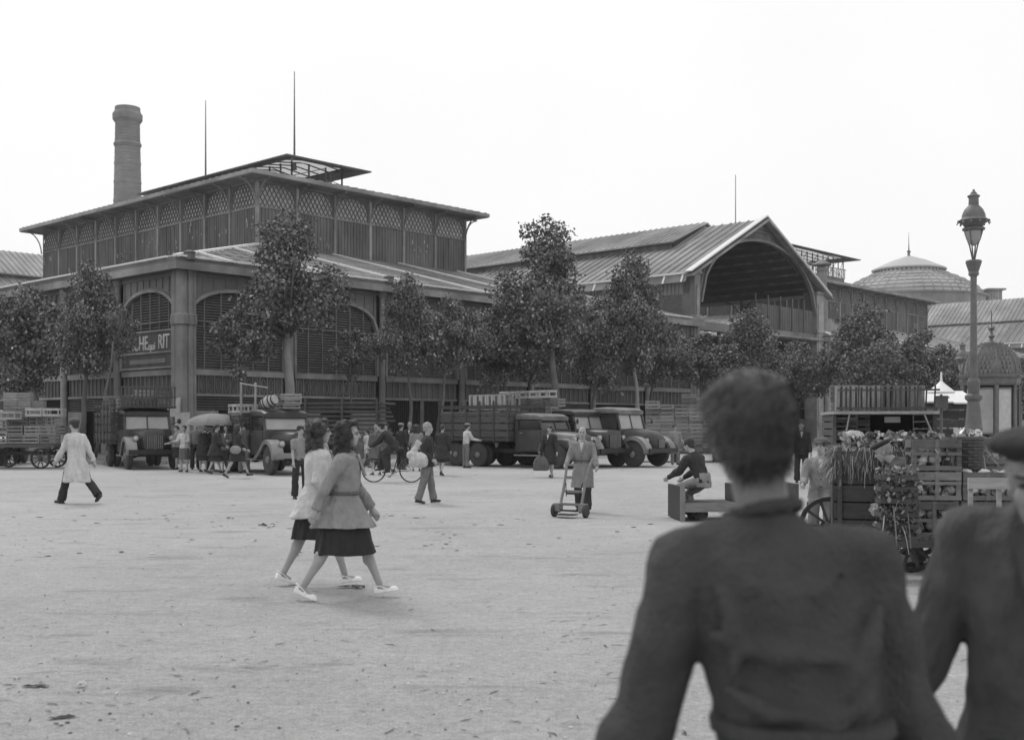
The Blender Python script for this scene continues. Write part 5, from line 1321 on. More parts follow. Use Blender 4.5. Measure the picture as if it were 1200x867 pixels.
# stack right of the basket
for k in range(4):
    p = at(1166+2*k, 14.2, .02+.33*k+.12); e = thing('vegetable_crate', ['bottom', 'second', 'third', 'topmost'][k]+' crate of the stack seen behind the beret of the near man', 'crate', tuple(p), R(4*k-5), 'crates behind the near man')
    for z_ in (.0,.13,.25):
        for s_ in (-1,1):
            b = MB(); b.box(-.3,.3,s_*.2-.008,s_*.2+.008,z_,z_+.06); b.build('slat', m_vcr, e)
            b = MB(); b.box(s_*.3-.008,s_*.3+.008,-.19,.19,z_,z_+.06); b.build('slat', m_woodm, e)
    for sx in (-1,1):
        for sy in (-1,1):
            b = MB(); b.box(sx*.27-.02,sx*.27+.02,sy*.17-.02,sy*.17+.02,0,.32); b.build('corner_post', m_woodm, e)
    b = MB(); b.box(-.28,.28,-.18,.18,.0,.015); b.build('bottom', m_woodm, e)
    o = leaves(60, (-.26,.26,-.17,.17,.03,.3), .06, m_cauli if k == 3 else m_leafy, 'packed_greens', None, 80+k); o.location = p; tag(o, kind='stuff') 
    if k == 3: o.data.attributes['tone'].data.foreach_set('value', np.full(len(o.data.vertices), 1.3, np.float32))
pbx = thing('low_pallet', 'low pallet under the crate stack behind the near man', 'pallet', tuple(at(1169, 14.2)), 0)
for k in range(4):
    b = MB(); b.box(-.36+.19*k,-.2+.19*k,-.26,.26,.07,.1); b.build('plank', m_wood, pbx)
for y in (-.2,.2):
    b = MB(); b.box(-.36,.36,y-.03,y+.03,0,.069); b.build('bearer', m_wood, pbx)
# pale handcart frame at the near man's shoulder
pe = thing('pale_cart_frame', 'pale plank frame of an empty cart just left of the near man face', 'cart', tuple(at(1172, 10.5)), R(-8))
b = MB(); b.box(-.28,.7,-.02,.02,zc(573,10.5),zc(560,10.5)); b.build('top_rail', m_crate_l, pe)
for x in (-.25,-.0,.35,.66):
    b = MB(); b.box(x-.02,x+.02,.021,.05,.301,zc(562,10.5)); b.build('upright', m_crate_l, pe)
b = MB(); b.box(-.28,.7,-.1,.9,.26,.3); b.build('bed', m_wood, pe)
for s_ in (-.2,.6): wheel(pe, s_, .4, .26, .07)
# ================================================================ low flat cart with seated man
cpz = gp(800, 611); fc2 = thing('low_flat_cart', 'low dark flat cart with a raised end board, a man perched on it', 'cart', tuple(cpz), R(4))
b = MB(); b.box(-.04,.02,-.02,1.0,.02,.58); b.build('end_board', m_black, fc2)
b = MB(); b.box(-.05,.03,-.05,-.021,.0,.62); b.build('end_post', m_rim, fc2)
b = MB(); b.box(.03,1.95,-.03,1.0,.22,.3); b.build('platform', m_wood, fc2)
b = MB(); b.box(.03,1.95,-.06,-.031,.16,.31); b.build('side_beam', m_woodm, fc2)
b = MB(); b.box(.95,1.88,.35,.95,.301,.6); b.build('load_box', m_black, fc2, bevel=.02)
b = MB(); b.box(1.9,1.96,-.02,1.0,.31,.62); b.build('end_board', m_wood, fc2)
for x in (.35, 1.6):
    for y in (.12, .88): 
        b = MB(); b.lathe([(.02,y-.03),(.1,y-.03),(.11,y),(.1,y+.03),(.02,y+.03)],16,(x,0,.11),'y'); b.build('wheel', m_tyre, fc2)
# ================================================================ hand truck (sack barrow)
ht = gp(668, 606); he2 = thing('sack_barrow', 'worn wooden two wheeled sack barrow with rungs pushed by the balding man', 'hand truck', tuple(ht), R(-28))
Lh = .98; th = R(24)
def hb(x, s): return Vector((x, math.sin(th)*s, .13+math.cos(th)*s))
for s_ in (-1, 1):
    b = MB(); b.tube([hb(s_*.2,-.05), hb(s_*.2,.5), hb(s_*.22,Lh-.15), hb(s_*.225,Lh)+Vector((0,.06,-.02))], [.026,.026,.024,.02], 8); b.build('side_rail', m_woodm, he2)
    b = MB(); b.lathe([(.02,-.03),(.1,-.03),(.115,-.02),(.115,.02),(.1,.03),(.02,.03)],16,(s_*.3,0,0),'x'); 
    b.M = Matrix.Identity(4)
    o = b.build('wheel', m_tyre, he2); o.location = (0,0,.115)
    b = MB(); b.box(s_*.24-.06,s_*.24+.06,-.06,.1,.1,.24); b.build('axle_block', m_woodm, he2, bevel=.01)
    b = MB(); b.bar(hb(s_*.12,.25), hb(s_*.16,.5)+Vector((0,-.03,0)), .015,.015); b.build('stay', m_black, he2)
for s, w_ in ((.1,.045),(.34,.045),(.6,.05),(.84,.04)):
    b = MB(); b.bar(hb(-.2,s), hb(.2,s), .03, w_); b.build('rung', m_woodm, he2)
b = MB(); b.bar(hb(-.13,.3), hb(.13,.3), .02, .03); b.build('cross_iron', m_black, he2)
b = MB(); b.box(-.17,.17,-.26,-.02,.05,.065); b.build('toe_plate', m_black, he2)
b = MB(); b.bar((-.32,0,.115),(.32,0,.115),.03,.03); b.build('axle', m_black, he2)
# ================================================================ bicycle
bw_ = gp(460, 565); bi = thing('bicycle', 'dark roadster bicycle ridden left behind the walking women', 'bicycle', tuple(bw_), R(176))
wr = .335; wbx = .53
for x in (-wbx, wbx):
    t = MB(); n = 28
    for k in range(n):
        a0, a1 = 2*math.pi*k/n, 2*math.pi*(k+1)/n; t.bar((x+wr*math.cos(a0)*.97,0,wr+wr*math.sin(a0)*.97),(x+wr*math.cos(a1)*.97,0,wr+wr*math.sin(a1)*.97),.035,.035,up=(0,1,0))
    o = t.build('wheel', m_tyre, bi)
    sp_ = MB()
    for k in range(20):
        a = 2*math.pi*k/20; sp_.bar((x,(-.02,.02)[k%2],wr),(x+wr*.93*math.cos(a),0,wr+wr*.93*math.sin(a)),.004,.004)
    tag(sp_.build('spoke', m_chrome, o), kind='stuff')
    sp_ = MB(); sp_.bar((x,-.05,wr),(x,.05,wr),.05,.05); sp_.build('hub', m_chrome, o)
    f = sheet([(x+(wr+.03)*math.cos(R(a)), wr+(wr+.03)*math.sin(R(a))) for a in (range(20,171,15) if x > 0 else range(10,200,15))], -.03, .03, .006); f.build('mudguard', m_rim, bi)
def tb(n_, pts, r=.014): b = MB(); b.tube(pts, r, 8); b.build(n_, m_black, bi)
hd_ = (.36,0,.86); bb_ = (-.03,0,.29); se_ = (-.16,0,.8)
tb('top_tube', [hd_, se_]); tb('down_tube', [(.38,0,.78), bb_]); tb('seat_tube', [bb_, (-.2,0,.92)]); tb('chain_stay', [bb_, (-wbx,0,wr)], .01); tb('seat_stay', [se_, (-wbx,0,wr)], .009); tb('fork', [(.35,0,.95),(.4,0,.7),(wbx,0,wr)], .013)
tb('handlebar', [(.3,-.26,1.0),(.4,-.15,1.02),(.36,0,.98),(.4,.15,1.02),(.3,.26,1.0)], .011)
b = MB(); b.ell((-.2,0,.95),(.13,.08,.03),10,6); b.build('saddle', m_black, bi, smooth=True)
b = MB(); b.lathe([(.01,-.03),(.09,-.03),(.09,-.02),(.01,-.02)],18,(bb_[0],0,bb_[2]),'y'); b.build('chainwheel', m_chrome, bi)
for s_ in (-1,1):
    b = MB(); b.bar((bb_[0],s_*.04,bb_[2]),(bb_[0]+s_*.1,s_*.06,bb_[2]-s_*.13),.015,.015); b.box(bb_[0]+s_*.1-.04,bb_[0]+s_*.1+.04,min(s_*.06,s_*.15),max(s_*.06,s_*.15),bb_[2]-s_*.13-.01,bb_[2]-s_*.13+.01); b.build('pedal', m_black, bi)
# ================================================================ people
_tmp = bpy.data.scenes.new('remesh_bench')
_ctex = {}
def sring2(z, rx, ry, n=20):
    return [(rx*math.copysign(abs(math.cos(a))**.6, math.cos(a)), ry*math.copysign(abs(math.sin(a))**.6, math.sin(a)), z) for a in [2*math.pi*k/n for k in range(n)]]
def strands(par, m, vox, hk, seed):
    """loose locks standing a little off the hair mass, on the near heads only"""
    if vox > .0085: return
    g_ = np.random.default_rng(seed); me = par.data; b = MB(); nv = len(me.vertices); L = {'thick': .032, 'short': .022, 'curly': .05, 'long': .06}.get(hk, .03)
    for i in g_.integers(0, nv, 3600 if hk == 'thick' else 1500):
        v = me.vertices[int(i)]; n = v.normal.copy(); p = v.co.copy() - n*.004
        d = (n*g_.uniform(.15,.6) + Vector((g_.normal()*.3, g_.normal()*.3, -.55 + g_.normal()*.3)) + n.cross(Vector((0,0,1)))*.5).normalized()
        l = L*g_.uniform(.5,1.3); w = .0012; s_ = d.cross(n)
        if s_.length < .05: continue
        s_ = s_.normalized()*w; pts = [p, p+d*l*.5+n*.003, p+d*l-Vector((0,0,1))*l*.15]; vs = []
        for k, q in enumerate(pts): vs += [q-s_*(1-.4*k), q+s_*(1-.4*k)]
        b.add(vs, [(0,1,3,2),(2,3,5,4)])
    o = b.build('hair_strand', m, par, fix=False); tag(o, kind='stuff')
def organic(mb, name, m, vox, sm=4, disp=0.0, dsc=.08, wave=None):
    me = mb.mesh(name); o = bpy.data.objects.new('_t', me); _tmp.collection.objects.link(o)
    md = o.modifiers.new('r', 'REMESH'); md.mode = 'VOXEL'; md.voxel_size = vox
    s_ = o.modifiers.new('s', 'SMOOTH'); s_.factor = .5; s_.iterations = sm
    if disp:
        if dsc not in _ctex:
            t = bpy.data.textures.new('folds', 'CLOUDS'); t.noise_scale = dsc; t.noise_depth = 2; _ctex[dsc] = t
        d = o.modifiers.new('d', 'DISPLACE'); d.texture = _ctex[dsc]; d.strength = disp; d.mid_level = .5; d.texture_coords = 'LOCAL'
    with bpy.context.temp_override(scene=_tmp, view_layer=_tmp.view_layers[0]):
        dg = bpy.context.evaluated_depsgraph_get(); dg.update()
        out = bpy.data.meshes.new_from_object(o.evaluated_get(dg), depsgraph=dg)
    bpy.data.objects.remove(o); out.name = name; out.materials.clear(); out.materials.append(m); out.shade_smooth(); return out
m_skin = mat('skin', .34, .55, .12, 9, .08); m_skin_d = mat('tanned_skin', .24, .6, .15, 9, .1)
m_neck = mat('dark_nape_skin', .19, .6, .15, 9, .1); m_hair = mat('dark_hair', .035, .5, .45, 26, .7, stretch=(1,1,.45), spec=.4); m_hair_g = mat('grey_hair', .3, .7, .3, 26, .4, stretch=(1,1,.4)); m_hair_b = mat('brown_hair', .05, .5, .45, 24, .7, stretch=(1,1,.45), spec=.4)  # nape skin is an even, darker skin tone for the nearest man
m_eye = mat('eye_dark', .02, .3, .1, 5, 0); m_lip = mat('lips', .1, .5, .1, 9, 0)
def cloth(name, v, bump=.25, sc=9): return mat(name, v, .9, .25, sc, .8, bscale=9, stretch=(1,1,.45), bdist=.07)
m_coat_p = cloth('pale_overall_cloth', .5); m_coat_g = cloth('grey_overall_cloth', .22); m_dk = cloth('dark_wool', .035); m_mid = cloth('mid_wool', .11); m_jk = cloth('grey_jacket_cloth', .24)
m_wht = cloth('white_jacket_cloth', .5); m_nv = cloth('black_skirt_cloth', .03); m_shoe_w = mat('white_shoe', .8, .4, .08, 8, .05); m_shoe = mat('dark_shoe', .03, .4, .2, 8, .05); m_trg = cloth('grey_trouser_cloth', .17); m_wkj = cloth('worn_work_jacket', .07)
m_swt = mat('knitted_sweater', .068, .95, .3, 5, .9, bscale=120, stretch=(1,1,.6))
def rotX(a): return Matrix.Rotation(a, 3, 'X')
def rotY(a): return Matrix.Rotation(a, 3, 'Y')
def rotZ(a): return Matrix.Rotation(a, 3, 'Z')
def skel(H=1.75, L=0, S=0, legs=(0,0,0,0), feet=(0,0), splay=(3,3), arms=((5,8,12,0),(5,8,12,0)), head=(0,0), sw=.18, twist=0, seat=None, nodL=0):
    s = H/1.75; k = {}
    k['s'] = s; hips = {}
    dn = Vector((0,0,-1))
    P = Vector((0,0,.93*s)); U = rotY(R(S)) @ rotX(-R(L)) @ Vector((0,0,1)); k['U'] = U; TW = rotZ(R(twist))
    k['P'] = P; k['X'] = TW @ Vector((1,0,0)); X = k['X']
    k['chest'] = P+U*.36*s; k['neck'] = P+U*.52*s
    lo = 9
    for i, sd_ in enumerate((-1, 1)):      # -1 = left side (x<0)
        t, kn = legs[2*i], legs[2*i+1]; h = P + Vector((sd_*.09*s,0,-.02*s)); sp_ = R(splay[i])
        d1 = Vector((sd_*math.sin(sp_)*math.cos(R(t)), math.sin(R(t)), -math.cos(R(t))*math.cos(sp_))).normalized()
        d2 = Vector((sd_*math.sin(sp_*.3)*math.cos(R(t-kn)), math.sin(R(t-kn)), -math.cos(R(t-kn)))).normalized()
        kne = h+d1*.43*s; ank = kne+d2*.41*s; f = Vector((sd_*.15, math.cos(R(feet[i])), math.sin(R(feet[i])))).normalized()
        n = Vector((0,-math.sin(R(feet[i])), math.cos(R(feet[i]))))
        k['hip%d'%i], k['knee%d'%i], k['ank%d'%i], k['foot%d'%i], k['fn%d'%i] = h, kne, ank, f, n
        lo = min(lo, (ank-n*.085*s-f*.06*s).z, (ank-n*.085*s+f*.17*s).z)
    dz = -lo if seat is None else seat-(P.z-.1*s)
    for q in list(k):
        if isinstance(k[q], Vector) and q[:4] not in ('foot',) and q not in ('U','X') and q[:2] != 'fn': k[q] = k[q]+Vector((0,0,dz))
    for i, sd_ in enumerate((-1, 1)):
        sh, ab, el, inn = arms[i]; S0 = k['P']+U*.44*s + X*sd_*sw*s
        RT = TW
        d1 = RT @ Vector((sd_*math.sin(R(ab)), math.sin(R(sh))*math.cos(R(ab)), -math.cos(R(sh))*math.cos(R(ab))))
        a2 = sh+el; d2 = RT @ Vector((sd_*math.sin(R(ab-inn)), math.sin(R(a2))*math.cos(R(ab-inn)), -math.cos(R(a2))*math.cos(R(ab-inn))))
        k['sh%d'%i] = S0; k['el%d'%i] = S0+d1.normalized()*.29*s; k['wr%d'%i] = k['el%d'%i]+d2.normalized()*.255*s; k['hd%d'%i] = d2.normalized()
    hp, hy = head; HR = rotZ(R(hy)) @ rotY(R(S*.4)) @ rotX(-R(L*.35+hp)); k['HR'] = HR
    nb = k['neck']; k['head'] = nb + (rotY(R(S*.7)) @ rotX(-R(L*.8+hp*.3+nodL)) @ Vector((0,.012,.165)))*s
    return k
def headM(k): return Matrix.Translation(k['head']) @ k['HR'].to_4x4() @ Matrix.Scale(k['s'], 4)
def hand(b, w, d, side, s, curl=.5, r=1.0):
    d = d.normalized(); up = Vector((0,0,1)); x = d.cross(Vector((side,0,0)))
    if x.length < .2: x = d.cross(Vector((0,0,1)))
    x.normalize(); nrm = x.cross(d).normalized()
    if nrm.x*side > 0: nrm = -nrm          # palm faces inwards
    b.tube([w-d*.03*s, w+d*.03*s, w+d*.085*s], [.026*s*r,.034*s*r,.03*s*r], 8)
    b.ell(w+d*.055*s, (.034*s,.034*s,.04*s), 10, 6)
    for i, (off, l) in enumerate(((-.03,.068),(-.01,.078),(.01,.073),(.028,.056))):
        p0 = w+d*.085*s+x*off*s; c = curl*(1+.12*i)
        d1 = (d*math.cos(c*.7)+nrm*math.sin(c*.7)); d2 = (d*math.cos(c*1.5)+nrm*math.sin(c*1.5)); d3 = (d*math.cos(c*2.3)+nrm*math.sin(c*2.3))
        p1 = p0+d1*l*.45*s; p2 = p1+d2*l*.32*s; p3 = p2+d3*l*.26*s
        b.tube([p0-d*.02*s,p0,p1,p2,p3], [.0105*s,.0105*s,.0098*s,.009*s,.007*s], 7)
    t0 = w+d*.03*s-x*.028*s; t1 = t0+(d*.7-x*.6+nrm*.3).normalized()*.035*s; t2 = t1+(d*.9-x*.15+nrm*.35).normalized()*.03*s
    b.tube([t0,t1,t2],[.013*s,.0115*s,.009*s],7)
def ring(c, rx, ry, X, n=28, fold=0, kf=7, ph=0, U=None, dy=0):
    Y = (U or Vector((0,0,1))).cross(X).normalized(); out = []
    for i in range(n):
        a = 2*math.pi*i/n; f = 1+fold*(math.cos(kf*a+ph)*.6+.4*math.cos((kf*2+1)*a+ph*2))
        out.append(c + X*rx*f*math.cos(a) + Y*(ry*f*math.sin(a)+dy))
    return out
def person(label, loc, rz, sk, top=None, bottom=None, hair=('short', 'm_hair'), hat=None, shoes=None, vox=.013, female=False, skin=None, sleeves='long', collar=None, build=1.0, name='person', group=None, belt=None, shirt=None, folds=None):
    """top = (kind, material, hem length, flare); bottom = (kind, material[, hem]);"""
    k = skel(**sk); s = k['s']; e = thing(name, label, 'person', loc, R(rz), group); skin = skin or m_skin
    P, U, X = k['P'], k['U'], k['X']; W = build
    # ---- body: one continuous mesh
    b = MB(); b.M = headM(k)
    b.ell((0,-.012,.03),(.075,.094,.092),14,10); b.ell((0,.022,-.03),(.058,.07,.08),12,8); b.ell((0,.052,-.088),(.032,.03,.026),10,6)
    b.tube([(0,.085,.018),(0,.102,-.012),(0,.107,-.027)],[.009,.013,.013],8); b.ell((0,.07,.03),(.052,.022,.014),10,6)
    b.ell((0,.083,-.055),(.022,.012,.007),8,6); b.ell((0,.08,-.066),(.019,.012,.007),8,6)
    for q in (-1,1): b.ell((q*.076,-.008,-.012),(.01,.02,.031),8,6); b.ell((q*.034,.056,-.022),(.026,.022,.026),8,6)
    b.M = Matrix.Identity(4)
    nk = .056 if not female else .045
    b.tube([k['neck']-U*.05*s, k['neck']+Vector((0,0,.02)), k['head']-(k['HR']@Vector((0,.012,.05)))*s],[nk*1.25*s,nk*s,nk*s],12)
    b.loft([ring(P+U*h*s, rx*s*W, ry*s*W, X, 18) for h,rx,ry in ((-.08,.11,.08),(.0,.125,.085),(.15,.105,.075),(.36,.13,.085),(.44,.12,.07),(.52,.05,.05))])
    for i, sd_ in enumerate((-1,1)):
        a, c, w = k['sh%d'%i], k['el%d'%i], k['wr%d'%i]
        b.tube([a-X*sd_*.06*s, a, a.lerp(c,.5), c, c.lerp(w,.35), w],[.05*s,.052*s,.045*s,.037*s,.038*s,.024*s],10)
        hand(b, w, k['hd%d'%i], sd_, s, .55)
        h, kn, an, f, n = (k[q%i] for q in ('hip%d','knee%d','ank%d','foot%d','fn%d'))
        b.tube([h, h.lerp(kn,.5), kn, kn.lerp(an,.3), kn.lerp(an,.7), an],[.085*s,.07*s,.05*s,.055*s,.038*s,.034*s],12)
        b.ell(kn.lerp(an,.28)+Vector((0,-.012,0)),(.046*s,.05*s,.09*s),10,6)
        b.tube([an-f*.03*s-n*.03*s, an+f*.06*s-n*.045*s, an+f*.13*s-n*.06*s],[.034*s,.032*s,.022*s],8)
    link('body', organic(b, 'body', skin, min(vox, .012), 3), e)
    hm = headM(k)
    for q in (-1,1):
        b = MB(); b.M = hm; b.ell((q*.029,.079,.008),(.012,.008,.006),8,6); b.build('eye', m_eye, e, smooth=True)
        b = MB(); b.M = hm; b.bar((q*.014,.09,.026),(q*.046,.078,.03),.008,.007); b.build('eyebrow', m_hair, e)
    b = MB(); b.M = hm; b.ell((0,.092,-.06),(.019,.006,.006),8,6); b.build('mouth', m_lip, e, smooth=True)
    # ---- hair
    hk, hmn = hair; hmat = {'m_hair': m_hair, 'm_hair_g': m_hair_g, 'm_hair_b': m_hair_b}[hmn]
    if hk != 'bald':
        b = MB(); b.M = hm
        if hk in ('short', 'thick'):
            g = .012
            b.ell((0,-.022,.045),(.078+g,.092+g,.088+g),16,10); b.ell((0,-.06,-.02),(.068+g*.4,.05,.06),12,8)
            if hk == 'thick': b.ell((-.02,.03,.09),(.07,.06,.04),12,8); b.ell((.035,.0,.105),(.055,.07,.03),12,8); b.ell((-.035,-.03,.1),(.05,.06,.03),12,8)
        if hk in ('curly', 'long'):
            big = 1.0 if hk == 'curly' else .85
            rr = random.Random(len(label))
            b.ell((0,-.03,.045),(.098*big,.11*big,.1),14,8)
            for q in range(34):
                a = rr.uniform(0.9, 2*math.pi-.9)+math.pi/2; z = rr.uniform(-.2, .1); r_ = .095*big*(1 if z > -.1 else .95)
                b.ell((r_*math.cos(a), -.03+r_*math.sin(a)*1.05, z),(.04,.04,.048),8,6)
            b.ell((0,.03,.115),(.07,.05,.035),10,6); b.ell((0,-.075,-.1),(.085,.06,.09),12,8)
        if hk == 'bun':
            b.ell((0,-.022,.04),(.086,.1,.096),14,8); b.ell((0,-.1,-.01),(.045,.045,.04),10,6); b.ell((0,.01,.1),(.07,.06,.035),10,6)
        if hk == 'fringe':
            b.ell((0,-.05,-.01),(.083,.065,.06),12,8)
        link('hair', organic(b, 'hair', hmat, min(vox, .009), 2, .03 if hk in ('curly','long') else .014, .028), e); strands(e.children[-1] if False else [c_ for c_ in e.children if c_.name.startswith('hair')][-1], hmat, vox, hk, len(label))
    if hat:
        b = MB(); b.M = hm
        if hat[0] == 'beret': b.ell((.01,-.02,.098),(.125,.135,.042),18,8); b.ell((0,-.01,.075),(.09,.105,.035),16,6); b.ell((0,-.02,.14),(.008,.008,.012),6,4)
        if hat[0] == 'cap': b.ell((0,-.015,.09),(.115,.13,.052),18,8); b.ell((0,.09,.062),(.07,.06,.014),14,6)
        if hat[0] == 'scarf': b.ell((0,-.025,.035),(.09,.106,.105),14,8); b.ell((0,-.06,-.1),(.06,.04,.06),10,6)
        link('hat' if hat[0] != 'scarf' else 'headscarf', organic(b, 'hat', hat[1], min(vox,.009), 3), e)
    # ---- bottoms
    if bottom:
        b = MB()
        if bottom[0] in ('trousers', 'shorts'):
            b.loft([ring(P+Vector((0,0,h*s)), rx*s*W, ry*s*W, X, 20) for h,rx,ry in ((-.12,.165,.125),(-.04,.172,.125),(.08,.155,.115),(.14,.14,.105))])
            for i in (0,1):
                h, kn, an = (k[q%i] for q in ('hip%d','knee%d','ank%d')); e2 = an if bottom[0] == 'trousers' else kn
                pts = [h+Vector((0,0,.02)), h.lerp(kn,.5), kn]+([kn.lerp(an,.5), kn.lerp(an,.9), an+(an-kn).normalized()*.02] if bottom[0] == 'trousers' else [])
                b.tube(pts, [.1*s*W,.096*s*W,.082*s]+([.082*s,.088*s,.088*s] if bottom[0]=='trousers' else []), 12)
            link('trousers', organic(b, 'trousers', bottom[1], vox, 3, .03, .12), e)
        else:
            hem = bottom[2]; c0 = (k['knee0']+k['knee1'])/2; st = abs(k['knee0'].y-k['knee1'].y); wd = 0.0
            rings = []
            for t in (0, .12, .3, .55, .8, .96, 1.0):
                z = P.z+.1*s-(P.z+.1*s-hem)*t; rx = (.13+.06*min(t*3,1)+ .03*t)*s*W; ry = (.1+.045*min(t*3,1)+.03*t)*s*W + st*.3*t
                c = Vector((P.x, P.y+(c0.y-P.y)*t, z)); rings.append(ring(c, rx, ry, X, 40, .075*t, 9, 1.3))
            b.loft(rings); link('skirt', organic(b, 'skirt', bottom[1], vox, 2, .02, .15), e)
    # ---- tops
    if top:
        kind, tm, ln, fl = top; b = MB(); loose = 1.06 if kind in ('coat', 'jacket') else 1.0; w = W*loose
        wst = .135 if female else .155
        rings = []
        prof = [(.535,.06,.06),(.51,.09,.075),(.485,.135,.095),(.455,.178,.11),(.38,.19 if not female else .165,.13 if not female else .128),(.28,.178 if not female else .155,.135 if not female else .13),(.12,wst+.01,.12),(.02,.168 if not (bottom and bottom[0]=='skirt') else .178,.128 if not (bottom and bottom[0]=='skirt') else .162)]
        for h, rx, ry in prof: rings.append(ring(P+U*h*s, rx*s*w, ry*s*w, X, 30, U=U))
        st = abs(k['knee0'].y-k['knee1'].y)*.35 if ln > .35 else 0; base = P
        sk_ = abs(k['knee0'].y-k['knee1'].y)*.3/max(.2, (P.z+.1*s-bottom[2])) if bottom and bottom[0] == 'skirt' else 0
        m_ = max(2, int(ln/.12)); cm = (k['knee0']+k['knee1'])/2
        for q in range(1, m_+1):
            t = q/m_; rings.append(ring(base+Vector((0,(cm.y-P.y)*t*.7*min(ln/.45,1),-ln*t*s)), (.178+fl*t)*s*w+(.03*t if sk_ else 0), (.136+fl*t*.8)*s*w+(st*t if not sk_ else sk_*(.1+ln*t)+.05*t), X, 30, (.05 if fl else .015)*t, 6, 1.0))
        b.loft(rings)
        if female: 
            for q in (-1,1): b.ell(P+U*.33*s+X*q*.065*s+Vector((0,.085*s,0)),(.062*s,.055*s,.062*s),10,8)
        sr = 1.0 if kind != 'sweater' else 1.1
        for fl_ in (folds or []):
            b.tube([P+U*h_*s+X*x_*s+U.cross(X).normalized()*(-y_)*s for x_, h_, y_ in fl_[0]], [fl_[1]*f_ for f_ in (.4,1,1,.5)][:len(fl_[0])], 8)
        for i, sd_ in enumerate((-1,1)):
            a, c, wr = k['sh%d'%i], k['el%d'%i], k['wr%d'%i]; en = wr+(wr-c).normalized()*.0 if sleeves == 'long' else (c.lerp(wr, .12) if sleeves == 'elbow' else a.lerp(c,.7))
            if sleeves == 'long': pts, rs = [a-X*sd_*.07*s, a, a.lerp(c,.45), c, c.lerp(en,.5), en], [.07,.078*sr,.07*sr,.062*sr,.056*sr,.05]
            elif sleeves == 'elbow': pts, rs = [a-X*sd_*.07*s, a, a.lerp(c,.5), c, en],[.07,.076,.072,.064,.064]
            else: pts, rs = [a-X*sd_*.07*s, a, a.lerp(c,.5), en],[.07,.07,.066,.066]
            b.tube(pts, [r_*s*(W*.5+.5) for r_ in rs], 14)
            b.ell(a+(c-a).normalized()*.015*s, (.078*s*sr*(W*.5+.5),)*3, 14, 10); b.ell(a-X*sd_*.05*s+U*.01*s, (.07*s*sr,.07*s,.066*s), 12, 8)
        nm = {'coat':'overall_coat','jacket':'jacket','shirt':'shirt','sweater':'sweater','dress':'blouse'}[kind]
        o = link(nm, organic(b, nm, tm, vox, 4 if kind != 'sweater' else 14, {'coat':.05,'jacket':.04,'shirt':.035,'sweater':.06,'dress':.02}[kind], .17), e)
        if kind == 'sweater' or collar:
            cm_ = collar or tm; q = MB(); nr = .07*s*(1 if not female else .85)
            c1 = k['neck']+U*(.018 if kind == 'sweater' else 0)*s; up_ = (k['head']-k['neck']).normalized()
            for t in range(20):
                a0, a1 = 2*math.pi*t/20, 2*math.pi*(t+1)/20
                q.bar(c1+Vector((nr*math.cos(a0)*1.08,nr*math.sin(a0),.012*math.cos(a0*1)-.018*math.sin(a0))), c1+Vector((nr*math.cos(a1)*1.08,nr*math.sin(a1),.012*math.cos(a1)-.018*math.sin(a1))), .016, .026)
            link('collar', organic(q, 'collar', cm_, min(vox,.01), 3), e)
        if kind in ('coat','jacket'):
            # lapels / shirt front
            q = MB(); fy = lambda h: (P+U*h*s); Yv = U.cross(X).normalized()
            f1, f2 = fy(.5)+Yv*.105*s, fy(.3)+Yv*.152*s*w
            q.add([f1-X*.045*s, f1+X*.045*s, f2, f1-X*.045*s+Yv*.01, f1+X*.045*s+Yv*.01, f2+Yv*.01],[(0,1,2),(3,4,5),(0,1,4,3),(1,2,5,4),(2,0,3,5)])
            q.build('shirt_front', shirt or m_wht, e)
            for sd_ in (-1,1):
                q = MB(); q.bar(f1+X*sd_*.062*s+Yv*.008, f2+X*sd_*.012*s+Yv*.018, .036*s, .012*s, up=Yv); q.build('lapel', tm, e)
            for h in (.2,.08,-.04):
                q = MB(); q.ell(fy(h)+Yv*(.134 if h < .1 else .137)*s*w,(.01,.006,.01),8,5); q.build('button', m_shoe, e)
            if kind == 'jacket' and not female:
                for sd_ in (-1,1):
                    q = MB(); c = fy(-.02)+X*sd_*.1*s+Yv*.118*s*w; q.bar(c-X*.055*s, c+X*.055*s, .022*s, .03*s, up=Yv); q.build('pocket_flap', tm, e)
        if belt:
            q = MB(); q.loft([ring(P+U*h*s, (wst+.028)*s*w, .14*s*w, X, 24) for h in (.1,.135)]); link('belt', organic(q,'belt',belt,min(vox,.011),1), e)
    # ---- shoes
    sm_ = shoes or m_shoe
    for i in (0,1):
        an, f, n = k['ank%d'%i], k['foot%d'%i], k['fn%d'%i]; x = f.cross(n).normalized(); b = MB()
        Rm = Matrix((x, f, n)).transposed()
        z0 = an-n*.085*s
        if female and sm_ is m_shoe_w:
            z0 = an-n*.085*s
            def pt(y, xx, zz): return z0+f*y*s+x*xx*s+n*zz*s
            rows = [(-.065,.028,.062),(-.03,.03,.058),(.02,.032,.04),(.08,.04,.02),(.13,.042,.016),(.165,.03,.014),(.178,.012,.012)]
            b.loft([[pt(y,-w_,0),pt(y,w_,0),pt(y,w_,h_),pt(y,-w_,h_)] for y,w_,h_ in rows])
            b.ell(pt(.115,0,.026),(.04*s,.06*s,.026*s),12,6,Rm); 
            b.tube([pt(-.06,-.02,.085),pt(-.075,0,.08),pt(-.06,.02,.085)],.009*s,6); b.tube([pt(-.06,-.022,.085),pt(.0,-.036,.07),pt(.07,-.036,.035)],.008*s,6); b.tube([pt(-.06,.022,.085),pt(.0,.036,.07),pt(.07,.036,.035)],.008*s,6)
        else:
            b.ell(z0+f*.055*s+n*.032*s,(.044*s,.125*s,.034*s),14,8,Rm); b.ell(z0-f*.01*s+n*.06*s,(.04*s,.055*s,.045*s),12,6,Rm)
